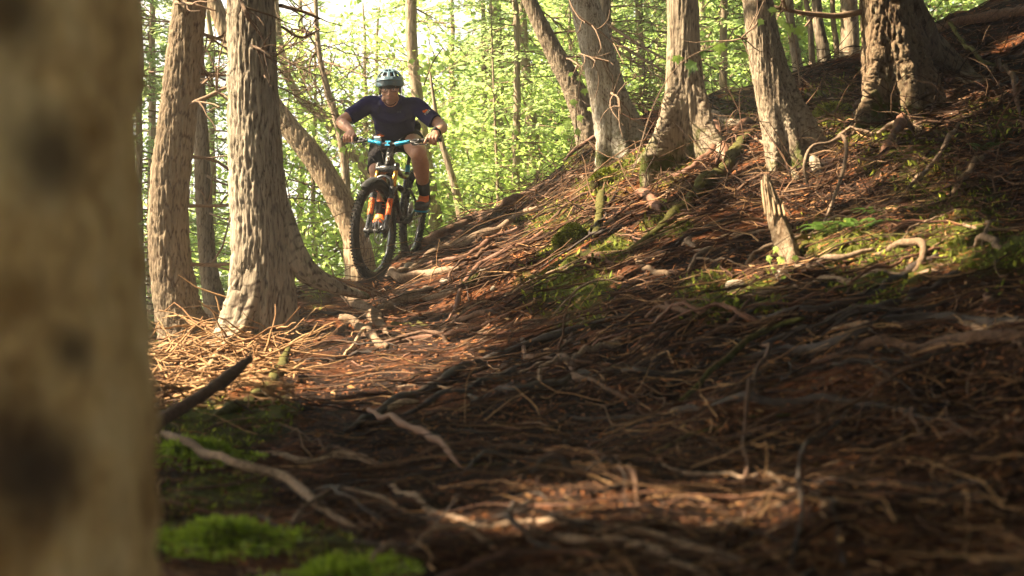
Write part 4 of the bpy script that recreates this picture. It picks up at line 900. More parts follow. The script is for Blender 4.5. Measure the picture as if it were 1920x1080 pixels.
# specific young conifers and maples that can be picked out
for (px, d, kind, i, s, name, lab) in [
        (975, 14.2, 'con', 0, .62, 'young_conifer', 'feathery young conifer in front of the half hidden straight trunk'),
        (905, 16.5, 'con', 1, .7, 'young_conifer', 'pale green young conifer between rider and the straight trunk'),
        (700, 17.5, 'broad', 0, 1.1, 'young_maple', 'bright yellow green maple directly behind the rider'),
        (600, 15.5, 'broad', 1, .9, 'young_maple', 'leafy maple between thick trunk and rider'),
        (850, 18.0, 'broad', 2, 1.25, 'young_maple', 'tall leafy maple just right of the rider helmet'),
        (560, 19.0, 'con', 2, .95, 'young_conifer', 'conifer filling the gap right of the thick trunk'),
        (400, 15.0, 'con', 0, .8, 'young_conifer', 'conifer seen in the gap left of the thick trunk'),
        (275, 13.0, 'con', 1, .8, 'young_conifer', 'dark conifer between near trunk and slimmer front trunk'),
        (262, 11.5, 'con', 2, .62, 'young_conifer', 'small conifer peeking out right beside the blurred near trunk'),
        (250, 17.0, 'con', 0, 1.15, 'young_conifer', 'tall conifer rising behind the right edge of the near trunk'),
        (285, 21.0, 'broad', 0, 1.5, 'young_maple', 'maple beyond the gap left of the slimmer front trunk'),
        (1210, 15.5, 'con', 2, .75, 'young_conifer', 'sunlit conifer between palest and second bank cedars'),
        (1350, 14.5, 'con', 1, .7, 'young_conifer', 'sunlit conifer between second and third bank cedars'),
        (1060, 15.5, 'broad', 1, .8, 'young_maple', 'maple foliage behind the leaning pale trunk')]:
    x = (px - 960) / F * d; place(kind, i, x, d, hz(x, d) - .1, s, rb.uniform(0, 6), name, lab, None)
def span(px):
    for lim, t in ((290, 'beside the near trunk'), (420, 'behind the two front left trunks'), (540, 'behind the thickest front trunk'), (660, 'between the thick trunk and the rider'), (800, 'directly behind the rider'), (930, 'just right of the rider'), (1040, 'behind the half hidden straight trunk'), (1120, 'behind the leaning pale trunk'), (1230, 'right of the palest cedar'), (1330, 'behind the second bank cedar'), (1470, 'behind the third bank cedar'), (1640, 'behind the slim trunks by the lichened trunk'), (1760, 'behind the lichened trunk')):
        if px < lim: return t
    return 'beyond the upper right bank'
def size_word(s, a, b): return 'small' if s < a else 'tall' if s > b else 'middling'
def depth_word(d, a, b): return 'nearer' if d < a else 'farther' if d > b else 'midway'
# woods behind, left to right
cnt = 0
for row, (d0, d1, n, kinds) in enumerate([(15, 20, 12, ['broad', 'con', 'broad']), (20, 27, 14, ['con', 'broad', 'con']), (28, 38, 15, ['far', 'con', 'far']), (40, 62, 22, ['far', 'far'])]):
    for k in range(n):
        d = rb.uniform(d0, d1); px = 80 + (2000 - 80) * (k + rb.uniform(-.4, .4)) / n; x = (px - 960) / F * d; kd = kinds[rb.integers(len(kinds))]; i = int(rb.integers(3 if kd in ('broad', 'con') else 2))
        if px < 560 and row < 2 and rb.random() < .35: continue
        s = rb.uniform(.8, 1.25) * (1.0 if kd != 'far' else 1.0)
        if px > 900: s *= 1.25
        elif row in (1, 2) or rb.random() < .5: s *= rb.uniform(.42, .75)
        place(kd, i, x, d, hz(x, d) - .2, s, rb.uniform(0, 6), {'broad': 'maple_tree', 'con': 'conifer_tree', 'far': 'forest_tree'}[kd],
              {'broad': '%s %s sunlit broadleaf tree ' % (depth_word(d, 17, 22), size_word(s, .8, 1.25)), 'con': '%s %s lacy woodland conifer ' % (depth_word(d, 19, 25), size_word(s, .8, 1.25)), 'far': '%s %s pale leafy valley tree ' % (depth_word(d, 36, 50), size_word(s, .8, 1.1))}[kd] + span(px),
              {'broad': 'broadleaf trees in the woods behind', 'con': 'conifers in the woods behind', 'far': 'distant trees of the valley woods'}[kd]); cnt += 1
for k in range(34):
    d = rb.uniform(13.8, 19); px = rb.uniform(230, 1500) if k < 27 else rb.uniform(230, 480); x = (px - 960) / F * d; i = int(rb.integers(2))
    sb = rb.uniform(.7, 1.2); place('bush', i, x, d, hz(x, d) - .1, sb, rb.uniform(0, 6), 'understory_shrub', '%s %s low yellow green shrub ' % (depth_word(d, 15.3, 17.3), size_word(sb, .85, 1.05)) + span(px), 'shrubs beyond the trail crest', 'shrub')
for k in range(26):
    d = rb.uniform(11, 34); px = rb.uniform(-2300, 40) if k > 8 else rb.uniform(-700, 60); x = (px - 960) / F * d; kd = ['con', 'broad', 'far'][k % 3] if d > 20 else ['con', 'broad'][k % 2]
    place(kd, int(rb.integers(2)), x, d, hz(x, d) - .2, rb.uniform(.8, 1.2), rb.uniform(0, 6), 'forest_tree', '%s %s tree on the left valley side, mostly outside the frame' % (depth_word(d, 18, 26), {'con': 'conifer', 'broad': 'maple', 'far': 'tall'}[kd]), 'trees on the left valley side')
# the woods go on around and behind the camera
for k, (x, y) in enumerate([(-2.5, -5), (1.5, -6), (5, -3), (-5.5, -8), (8, -7), (0, -10), (-4, -12), (6, -12), (12, -4), (9, 3), (11, 9), (12, 15), (7.5, 0), (-8, -8), (-13, -8), (9, 21), (13, 24), (3.5, -2.5), (6.6, 7.5), (-1, -3.4)]):
    place('far' if k % 3 else 'con', k % 2, x, y, hz(x, y) - .2, 1.0 if k % 3 else 1.2, k * 1.3, 'forest_tree', ['leafy', 'tall', 'broad', 'slender', 'old'][k % 5] + ' forest tree outside the frame, ' + ('behind the camera' if y < 0 else 'beyond the right edge') + ['', ' and close by', ' and to the left', ' and to the right'][(k // 5) % 4], 'forest trees outside the frame')
# slim far trunks
for k in range(7):
    d = rb.uniform(16, 32); px = rb.uniform(250, 1640); x = (px - 960) / F * d; t = bpy.data.objects.new('far_trunk', None); t.location = (x, d, hz(x, d) - .3); t.rotation_euler = (rb.normal() * .05, rb.normal() * .07, rb.uniform(0, 6)); t.scale = (1, 1, rb.uniform(.9, 1.4)); link(t)
    tag(t, depth_word(d, 20, 27) + ' slim bare dark trunk ' + span(px), 'tree', 'slim bare trunks in the woods behind'); link(bpy.data.objects.new('trunk', KIT['con', int(rb.integers(3))][2]), t)
    for q in range(4):
        a = rb.uniform(0, 6.28); h = rb.uniform(1.5, 6); o = dead_branch(None, (0, 0, h), (math.cos(a), math.sin(a), rb.uniform(-.2, .3)), rb.uniform(.6, 1.6), .012, int(rb.integers(9999)), twigs=7); o.parent = t

# bare twiggy branches in front of the bright gaps (parts of the front trees)
def bare(ti, pts, num, seed):
    t, S = TREES[ti]; rs = np.random.default_rng(seed)
    for k in range(num):
        i = rs.integers(int(len(S) * .25), int(len(S) * .8)); b = S[i, :3]; a = rs.uniform(*pts); dead_branch(t, b, (math.cos(a), math.sin(a), rs.uniform(-.25, .25)), rs.uniform(.6, 1.8), max(.006, S[i, 3] * .10), int(rs.integers(9999)), twigs=12)
bare(1, (-.6, 1.2), 6, 1); bare(3, (-.8, 3.4), 8, 2); bare(5, (-.6, 3.8), 9, 3); bare(6, (-.6, 3.8), 16, 4); bare(7, (-.6, 3.8), 9, 5); bare(9, (-.6, 3.8), 14, 6); bare(11, (-.9, 1.0), 6, 7); bare(13, (-.8, .8), 12, 8)

# ------------------------------------------------------------------ maple saplings with pickable leaves
def maple_leaf_mesh(name='leaf', m='leaf_maple'):
    o = [(0, 0), (.06, .10), (.30, .04), (.26, .20), (.50, .42), (.30, .46), (.32, .62), (.14, .56), (0, 1.0), (-.14, .56), (-.32, .62), (-.30, .46), (-.50, .42), (-.26, .20), (-.30, .04), (-.06, .10)]
    V = [(x, y, -.10 * abs(x) - .10 * y * y) for x, y in o] + [(0, .35, .02)]; T = [(16, i, (i + 1) % 16) for i in range(16)]
    return data_of(mk(name, V, None, T, M[m], smooth=False))
LEAF = maple_leaf_mesh(); LEAF_G = maple_leaf_mesh(m='needle')
def sapling(stem, leaves, label, cat='sapling', mesh=None, size=.09, seed=0, name='maple_sapling', base=None):
    rs = np.random.default_rng(seed); S = free_spine(stem, 20); t = empty(name, S[0, :3]); tag(t, label, cat)
    st = wood('stem', S, M['twigs_back'], 6, .1, seed); rebase(t, st)
    for (px, py, w, d) in leaves:
        p = P(px, py, d); l = w / F * d
        k = ((S[:, :3] - p) ** 2).sum(1).argmin(); q = S[k, :3]; v = (p - q)
        A = Acc(); A.add(*tube_arr(np.array([q, q + v * .5 + np.array([0, 0, .01]), p]), .0012, 4)); pt = A.build('petiole', M['twigs_back']); rebase(t, pt)
        o = bpy.data.objects.new('leaf', mesh or LEAF); link(o, t); o.location = Vector(p) - t.location; o.scale = (l, l, l)
        o.rotation_euler = (rs.uniform(-1.9, -.7), rs.uniform(-.5, .5), rs.uniform(-.9, .9))
sapling([(1185, 330, 1.5, 6.0), (1225, 200, 1.2, 6.0), (1275, 120, 1, 6.0), (1350, 80, .8, 6.0)], [(1300, 112, 36, 6.0), (1268, 102, 26, 6.0), (1350, 78, 34, 6.0), (1320, 95, 20, 6.1), (1372, 85, 18, 6.1)], 'blurred green leaf spray hanging in front of the second bank cedar', mesh=LEAF_G, seed=1)
sapling([(1500, 160, 1.5, 6.6), (1490, 80, 1.3, 6.6), (1470, 20, 1, 6.6), (1455, -30, 1, 6.6)], [(1462, 30, 26, 6.6), (1478, 42, 34, 6.6), (1496, 48, 30, 6.6), (1395, 96, 22, 6.6), (1450, 12, 20, 6.6), (1430, 35, 18, 6.6)], 'green leaves hanging right of the third cedar top', seed=2)
sapling([(1085, 262, 1.5, 11.2), (1080, 220, 1.3, 11.2), (1085, 170, 1.2, 11.1), (1090, 130, 1, 11.1)], [(1072, 185, 22, 11.1), (1085, 140, 18, 11.1), (1098, 130, 16, 11.1), (1095, 165, 18, 11.1), (1065, 225, 22, 11.1), (1050, 235, 24, 11.1), (1080, 240, 22, 11.1), (1105, 200, 15, 11), (1060, 250, 20, 11.1), (1100, 150, 16, 11), (1085, 215, 18, 11.1), (1070, 135, 14, 11.1)], 'broad leaved sapling against the leaning pale trunk', seed=3)
sapling([(1000, 345, 1.5, 12), (1010, 320, 1.2, 12), (1015, 300, 1, 12)], [(1002, 315, 20, 12), (1020, 305, 20, 12), (1012, 300, 16, 12), (995, 328, 18, 12), (1028, 312, 14, 12), (985, 322, 14, 12)], 'small leafy seedling on the crest left of the palest cedar', seed=4)
sapling([(650, 330, 1.5, 12), (655, 290, 1.3, 12), (662, 255, 1, 12)], [(658, 268, 20, 12), (640, 275, 18, 12), (676, 290, 22, 12), (690, 300, 20, 12), (668, 305, 18, 12), (645, 250, 18, 12), (625, 262, 16, 12), (700, 285, 16, 12), (655, 240, 16, 12), (632, 240, 15, 12)], 'leafy sapling just left of the handlebar', seed=5)
sapling([(795, 160, 1.5, 13), (810, 120, 1.3, 13), (830, 90, 1, 13)], [(800, 118, 22, 13), (818, 105, 20, 13), (790, 100, 20, 13), (835, 95, 18, 13), (812, 130, 18, 13), (785, 130, 18, 13), (825, 122, 18, 13), (770, 110, 16, 13), (845, 110, 16, 13), (792, 145, 16, 13)], 'bright leaf spray beside the rider helmet on the right', seed=6)
sapling([(1480, 540, 1.5, 5.9), (1475, 500, 1.2, 6), (1470, 465, 1, 6.1)], [(1468, 480, 22, 6.0), (1440, 478, 20, 6.0), (1450, 500, 18, 5.95), (1478, 500, 22, 6.0), (1490, 478, 16, 6.0), (1458, 462, 18, 6.0), (1470, 515, 18, 5.9)], 'bright green seedling at the foot of the broken snag', seed=7)
def fern(px, py, label, n=7, L=34, seed=0, m='fern'):
    g = G1(px, py); rs = np.random.default_rng(seed); t = empty('fern', g); tag(t, label, 'fern')
    for k in range(n):
        a = 2 * pi * k / n + rs.uniform(-.3, .3); l = L / F * g[1] * rs.uniform(.7, 1.2); s = np.linspace(0, 1, 16)
        S = np.stack([np.cos(a) * l * s, np.sin(a) * l * s, l * (.75 * s - .6 * s * s)], -1); A = Acc(); A.add(*tube_arr(S, np.linspace(.002, .0006, 16), 4))
        sd = np.array([-math.sin(a), math.cos(a), 0.]); i = np.arange(2, 16)
        for sg in (-1, 1):
            Vq, Qq = quads(S[i], np.broadcast_to(unit(sd * sg + np.array([math.cos(a), math.sin(a), 0]) * .35 - np.array([0, 0, .15])), (14, 3)), np.broadcast_to(np.array([math.cos(a), math.sin(a), .2]), (14, 3)), l * .30 * (1.05 - s[i]), np.full(14, l * .05)); A.add(Vq, Qq)
        o = A.build('frond', M[m], smooth=False); o.parent = t
fern(1560, 440, 'green fern left of the sun fleck, right of the broken snag', seed=1, L=80, n=9)
fern(1610, 432, 'green fern farther right of the broken snag', seed=2, L=80, n=9)
fern(1650, 405, 'fern under the thin bent limb', seed=3, L=64, n=9)
fern(1845, 285, 'dim fern at the right edge of the bank', seed=4, L=60)
fern(1740, 165, 'small pale leaved fern under the arching root of the lichened trunk', seed=5, L=28)
fern(1465, 560, 'tiny fern on the mossy bank just below the grey stone', seed=6, L=24)

# ------------------------------------------------------------------ unseen leaf clumps overhead, added and placed to cast the wanted shade
SHADE = [  # photo x, y, radius x, radius y, shade
    (1700, 900, 500, 420, .97), (1100, 900, 500, 150, .8), (300, 950, 400, 200, .9), (720, 590, 150, 58, .97), (1750, 350, 260, 260, .75), (1500, 650, 500, 120, .85), (1000, 1060, 700, 60, .85), (720, 330, 60, 130, .5), (560, 600, 80, 50, .85)]
SUNNY = [(1290, 945, 65, 26), (600, 722, 140, 22), (450, 735, 80, 22), (330, 670, 110, 60), (900, 470, 120, 60), (1000, 340, 140, 60), (1720, 480, 70, 40), (1810, 345, 60, 40), (780, 660, 130, 25), (420, 985, 50, 25), (1090, 420, 90, 50), (1890, 80, 60, 30), (1120, 200, 60, 160), (1420, 110, 40, 160), (1280, 110, 40, 140)]
_fr = np.random.default_rng(77)
SUNNY += [(float(_fr.uniform(940, 1560)), float(_fr.uniform(270, 580)), float(_fr.uniform(20, 46)), float(_fr.uniform(9, 20))) for _ in range(20)]
SUNNY += [(float(_fr.uniform(1560, 1900)), float(_fr.uniform(180, 640)), 22., 12.) for _ in range(7)]
def shade_at(q, g):
    s = np.full(len(q), .42)
    for cx, cyy, rx, ry, v in SHADE:
        w = ((q[:, 0] - cx) / rx) ** 2 + ((q[:, 1] - cyy) / ry) ** 2 < 1; s[w] = np.maximum(s[w], v)
    mg = .30 * np.clip(g[:, 1] / 7, .22, 1) * F / np.clip(g[:, 1], 1, 30)
    for cx, cyy, rx, ry in SUNNY:
        w = ((q[:, 0] - cx) / (rx + mg)) ** 2 + ((q[:, 1] - cyy) / (ry + mg * .35)) ** 2 < 1; s[w] = .0
    return s
LIT = [(80, 60, 1.0), (200, 60, 1.0), (120, 200, 1.0), (200, 330, 1.0), (80, 330, 1.0), (130, 460, 1.0), (200, 540, 1.0), (330, 250, 8.7), (310, 350, 8.7), (455, 200, 8.3), (455, 320, 8.3), (460, 420, 8.3), (1100, 60, 9.9), (1120, 140, 9.9), (1130, 210, 9.9), (1260, 60, 9.6), (1262, 150, 9.6), (1270, 220, 9.6), (1400, 40, 8.3), (1415, 120, 8.3), (1435, 200, 8.3),
       (1000, 40, 12), (1060, 150, 12), (600, 320, 12.4), (640, 400, 12.4), (560, 250, 12.4), (665, 200, 10.8), (820, 225, 10.8), (790, 320, 11), (730, 130, 10.7), (1640, 60, 8.9), (1452, 385, 6.15), (1470, 440, 6.1), (1660, 150, 8.9)]
def shade_canopy():
    outside = []
    for i, (x, y, lab) in enumerate([(-3.9, 3.2, 0), (-5.5, 7.5, 0), (-4.6, 1.2, 0), (-6.8, 4.0, 0), (-1.8, -1.6, 0), (2.6, 1.0, 0), (4.6, 5.2, 0), (-6.5, 10.5, 0)]):  # unseen trunks added to carry the shade clumps
        z = hz(x, y); r = rb.uniform(.13, .2); zz = np.linspace(z - .3, z + 12, 60); S = np.column_stack([x + .04 * np.sin(zz * .8 + i), y + .05 * np.cos(zz * .6 + i), zz]); V, Q, T = tube_arr(S, r * (1 - .7 * np.linspace(0, 1, 60)), 24, .12, i, rsc=12.)
        t = empty('added_shade_tree', (x, y, z)); tag(t, ['stout', 'tall', 'straight', 'far left', 'backmost', 'near right', 'uphill right', 'downhill left'][i] + ' added tree outside the frame whose crown is shaped to shade the bank', 'tree', 'added shade trees around the camera'); o = mk('trunk', V, Q, T, M['hemlock2'], attr={'fur': np.clip(.5 + .5 * vnoise(V * np.array([40, 40, 8]), i), 0, 1), 'low': np.zeros(len(V))}); rebase(t, o); outside.append((t, S[-1]))
    tops = [(t, S[-1, :3]) for t, S in TREES if S[-1, 2] > 6] + outside
    rs = np.random.default_rng(17); N = 16000
    px = rs.uniform(-900, 2700, N); py = rs.uniform(-100, 1500, N); g = np.vstack([G(px[i:i + 4000], py[i:i + 4000]) for i in range(0, N, 4000)]); ok = ~np.isnan(g[:, 0]); g = g[ok]; q = np.column_stack([px, py])[ok]
    # spread evenly over ground area, not over the picture
    keep = rs.random(len(g)) < np.where(g[:, 1] < 6, .75, 1.); g, q = g[keep], q[keep]
    extra = np.column_stack([rs.uniform(-5, 7, 3000), rs.uniform(-2, 17, 3000)]); ez = hgt(extra[:, 0], extra[:, 1]); ge = np.column_stack([extra, ez]); qe = PIX(np.where(ge[:, 1:2] > 1, ge, np.array([[0, 1, -5.]]))) 
    g = np.vstack([g, ge]); q = np.vstack([q, qe])
    s = shade_at(q, g); k = rs.random(len(g)) < s; g = g[k]
    H = rs.uniform(4.2, 8.5, len(g)); t = (H - g[:, 2]) / SDIR[2]; c = g + SDIR[None] * t[:, None]
    # added unseen clumps that block the sky, left open along wanted sun paths
    n2 = 13500; sky_block = np.column_stack([rs.uniform(-14, 14, n2), rs.uniform(-13, 12.5, n2), rs.uniform(6.5, 11, n2)])
    lp = []
    for cx, cyy, rx, ry in SUNNY:
        big = rx > 60
        for a_ in (np.linspace(-.8, .8, 5) if big else (0,)):
            for b_ in (np.linspace(-.8, .8, 3) if big else (0,)):
                e_ = G([cx + a_ * rx], [cyy + b_ * ry])[0]
                if not np.isnan(e_[0]): lp.append([*e_, .50 * min(1., e_[1] / 7) * (1. if big else .62) if e_[1] > 4.2 else (.72 if rx > 60 else .42)])
    lp = np.array(lp)
    def clear(c_, pts_, rad_):
        v_ = c_[:, None] - pts_[None]; al_ = (v_ * SDIR).sum(-1); ds_ = np.sqrt(np.maximum((v_ ** 2).sum(-1) - al_ ** 2, 0)); return ~((ds_ < rad_[None]) & (al_ > 0)).any(1)
    sky_block = sky_block[clear(sky_block, lp[:, :3], lp[:, 3])]; c = c[clear(c, lp[:, :3], lp[:, 3] * .85)]; nroof = len(sky_block); c = np.vstack([c, sky_block]); print('sky_block', nroof)
    # keep clumps off the picture itself
    pp = PIX(c); vis = (c[:, 1] > .5) & (pp[:, 1] > -60) & (pp[:, 0] > -60) & (pp[:, 0] < 1980); c = c[~vis]
    lit = np.array([P(a, b, e) for a, b, e in LIT]); v = c[:, None] - lit[None]; al = (v * SDIR).sum(-1); dist = np.sqrt(np.maximum((v ** 2).sum(-1) - al ** 2, 0)); c = c[~((dist < .55) & (al > 0)).any(1)]
    T0 = np.array([v for _, v in tops]); own = ((c[:, None, :2] - T0[None, :, :2]) ** 2).sum(-1).argmin(1)
    tot = 0
    for i, (t_, top) in enumerate(tops):
        cc = c[own == i]
        if len(cc) == 0: continue
        per = 12; n = len(cc) * per; pc = np.repeat(cc, per, 0); p = pc + rs.normal(size=(n, 3)) * np.array([.19, .19, .08]); d = unit(rs.normal(size=(n, 3)) * np.array([1, 1, .35])); w = unit(np.cross(d, np.array([0, 0, 1.]) + .4 * rs.normal(size=(n, 3))))
        V, Q = quads(p, d, w, rs.uniform(.17, .38, n), rs.uniform(.055, .105, n)); o = mk('crown', V, Q, None, M['leaf_canopy'], smooth=False); rebase(t_, o); tot += n  # this crown is the added shade clumps nearest the trunk
        # limbs reaching the clumps
        A = Acc(); sel = cc[rs.permutation(len(cc))[:min(14, len(cc))]]
        for e in sel:
            b = np.array([*top[:2], min(top[2], e[2] + .4)]); mid = (b + e) / 2 + np.array([0, 0, .25]); A.add(*tube_arr(resample(np.array([b, mid, e]), 8), np.linspace(.03, .006, 8), 5, cap=False))
        o = A.build('limbs', M['twigs_back']); rebase(t_, o)
    print('canopy clumps', len(c), 'leaves', tot)
shade_canopy()
build_haze()
# ------------------------------------------------------------------ mountain bike
def metal(name, col, rough, met=0., coat=0.):
    m, n, l, b = mat(name); b.inputs['Base Color'].default_value = (*col, 1); b.inputs['Roughness'].default_value = rough; b.inputs['Metallic'].default_value = met; b.inputs['Coat Weight'].default_value = coat
    f = noise(n, l, coords(n, l), 45, 4); l.new(ramp(n, l, f, [(.35, (rough * .8,) * 3), (.7, (min(1, rough * 1.3),) * 3)]), b.inputs['Roughness'])
    # dried trail dust
    g = noise(n, l, coords(n, l), 14, 5); l.new(mixc(n, l, ramp(n, l, g, [(.5, (0, 0, 0)), (.75, (.45, .45, .45))]), col, (.12, .085, .055)), b.inputs['Base Color']); return m
M['tyre'] = simple('tyre_rubber', (.030, .026, .023), .85, var=.5, bmp=.5, sc=120, spec=.3)
M['black'] = metal('black_alloy', (.014, .014, .016), .38, .2, .3)
M['carbon'] = metal('frame_black', (.012, .012, .014), .30, .0, .5)
M['forkm'] = metal('fork_black', (.020, .022, .026), .28, .0, .6)
M['gold'] = simple('stanchion_gold', (.62, .34, .07), .22, .85, var=.1)
M['blue'] = simple('anodised_blue', (.02, .33, .58), .35, .3, var=.1)
M['orange'] = simple('decal_orange', (.85, .16, .015), .5, var=.1)
M['white'] = simple('decal_white', (.72, .72, .70), .5, var=.1)
M['silver'] = simple('silver_metal', (.55, .56, .58), .32, .9, var=.1)
M['rimm'] = metal('rim_black', (.028, .032, .040), .25, .3, .6)
M['rubber'] = simple('grip_rubber', (.02, .02, .02), .8, var=.3)

FC = P(698, 527, 10.45); hx, hy = -.165, -.986
PITCHB = R(10.5); LEAN = R(6.0)
_h2 = unit(np.array([hx, hy, 0.])); FW = _h2 * math.cos(PITCHB) - np.array([0, 0, 1.]) * math.sin(PITCHB)
L0 = np.array([-_h2[1], _h2[0], 0.]); U0 = np.cross(FW, L0)
LT = L0 * math.cos(LEAN) - U0 * math.sin(LEAN); UP = U0 * math.cos(LEAN) + L0 * math.sin(LEAN)
BM = np.column_stack([FW, LT, UP])
def BW(p): return FC + np.asarray(p, float) @ BM.T
bike = empty('mountain_bike', FC); tag(bike, 'black full suspension mountain bike with blue handlebar marks ridden down the rooty trail', 'bicycle')
bike.matrix_world = Matrix(((*BM[0], FC[0]), (*BM[1], FC[1]), (*BM[2], FC[2]), (0, 0, 0, 1)))
RW = .372; AX_F = np.array([0, 0, RW]); AX_R = np.array([-1.205, 0, RW]); BBp = np.array([-.765, 0, .366])
HA = R(65.); SU = np.array([-math.cos(HA), 0, math.sin(HA)]); SN = np.array([math.sin(HA), 0, math.cos(HA)])
CROWN = AX_F + SU * .502 - SN * .044; HT_T = CROWN + SU * .132; STEM = HT_T + SU * .045 + SN * .045
def axisM(ax, ang):
    return np.array(Matrix.Rotation(ang, 3, Vector(ax)))
STEER = R(-10.0); SM = axisM(SU, STEER)                  # wheel turned slightly
def st(p): return CROWN + (np.asarray(p, float) - CROWN) @ SM.T
def wheel(center, name, M3, tread_seed):
    w = bpy.data.objects.new(name, None); link(w, bike); w.location = center
    def T(a): return np.asarray(a) @ M3.T
    def torus(prof, m, nm, seg=96, mod=None):
        pr = np.array(prof); n = len(pr); th = np.arange(seg) * 2 * pi / seg
        r = np.repeat(pr[None, :, 0], seg, 0); y = np.repeat(pr[None, :, 1], seg, 0)
        V = np.stack([r * np.cos(th)[:, None], y, r * np.sin(th)[:, None]], -1).reshape(-1, 3)
        i = np.arange(seg)[:, None]; j = np.arange(n)[None]; Q = np.stack([i * n + j, i * n + (j + 1) % n, ((i + 1) % seg) * n + (j + 1) % n, ((i + 1) % seg) * n + j], -1).reshape(-1, 4)
        return mk(nm, T(V), Q, None, m, w)
    a = np.linspace(0, 2 * pi, 18, endpoint=False); torus([(RW - .036 + .030 * math.cos(t) * 1.0, .031 * math.sin(t)) for t in a], M['tyre'], 'tyre', 120)
    # tread knobs
    A = Acc()
    for k in range(84):
        th = 2 * pi * k / 84
        for (y, dr, sz, tw) in (([(-.010, 0, (.010, .011, .006), 0), (.010, 0, (.010, .011, .006), 0)] if k % 2 else [(0, .0005, (.011, .013, .006), 0)]) + [(-.0265, -.0085, (.011, .009, .008), -.65), (.0265, -.0085, (.011, .009, .008), .65)]):
            r = RW - .003 + dr; rad = np.array([math.cos(th), 0, math.sin(th)]); tan = np.array([-math.sin(th), 0, math.cos(th)]); yy = np.array([0, 1., 0])
            rr = rad * math.cos(tw) + yy * math.sin(tw); y2 = yy * math.cos(tw) - rad * math.sin(tw); A.box(rad * r + yy * y, sz, np.column_stack([tan, y2, rr]))
    V, Q, _ = A.arrays(); o = mk('tread_knobs', T(V), Q, None, M['tyre'], w, smooth=False); o['kind'] = 'stuff'
    torus([(RW - .062, .015), (RW - .078, .013), (RW - .082, 0), (RW - .078, -.013), (RW - .062, -.015), (RW - .058, -.016), (RW - .058, .016)], M['rimm'], 'rim', 96)
    A = Acc(); A.tube([(0, -.05, 0), (0, -.035, 0), (0, -.03, 0), (0, .03, 0), (0, .035, 0), (0, .05, 0)], [.012, .024, .016, .016, .026, .012], 16); V, Q, Tt = A.arrays(); mk('hub', T(V), Q, Tt, M['black'], w)
    rs = np.random.default_rng(3); sp = None
    for k in range(28):
        a0 = 2 * pi * k / 28; sd = 1 if k % 2 else -1; a1 = a0 + (.30 if (k // 2) % 2 else -.30)
        p0 = np.array([math.cos(a1) * .024, sd * .030, math.sin(a1) * .024]); p1 = np.array([math.cos(a0) * (RW - .080), 0, math.sin(a0) * (RW - .080)])
        V, Q, _ = tube_arr(T(np.array([p0, p1])), .0011, 4, cap=False); mk('spoke', V, Q, None, M['black'], w)
    # disc rotor (on the rider's left)
    n = 48; th = np.arange(n) * 2 * pi / n; wav = .0035 * np.sin(th * 12); V = []; 
    for r_, yy in ((.098, .040), (.082, .040), (.082, .0418), (.098, .0418)):
        V.append(np.stack([(r_ + wav) * np.cos(th), np.full(n, yy), (r_ + wav) * np.sin(th)], -1))
    V = np.stack(V, 1).reshape(-1, 3); i = np.arange(n)[:, None]; j = np.arange(4)[None]; Q = np.stack([i * 4 + j, i * 4 + (j + 1) % 4, ((i + 1) % n) * 4 + (j + 1) % 4, ((i + 1) % n) * 4 + j], -1).reshape(-1, 4); A = Acc(); A.add(V, Q)
    for k in range(6):
        a0 = k * pi / 3; A.tube([(math.cos(a0) * .02, .041, math.sin(a0) * .02), (math.cos(a0 + .4) * .085, .041, math.sin(a0 + .4) * .085)], .004, 5)
    V, Q, Tt = A.arrays(); mk('brake_rotor', T(V), Q, Tt, M['silver'], w)
    return w
fw = wheel(st(AX_F), 'front_wheel', SM, 1); rw = wheel(AX_R, 'rear_wheel', np.eye(3), 2)
def bpart(name, A, m, parent=None, xf=None, smooth=True):
    V, Q, T = A.arrays()
    if xf: V = xf(V)
    return mk(name, V, Q, T, M[m], parent or bike, smooth=smooth)
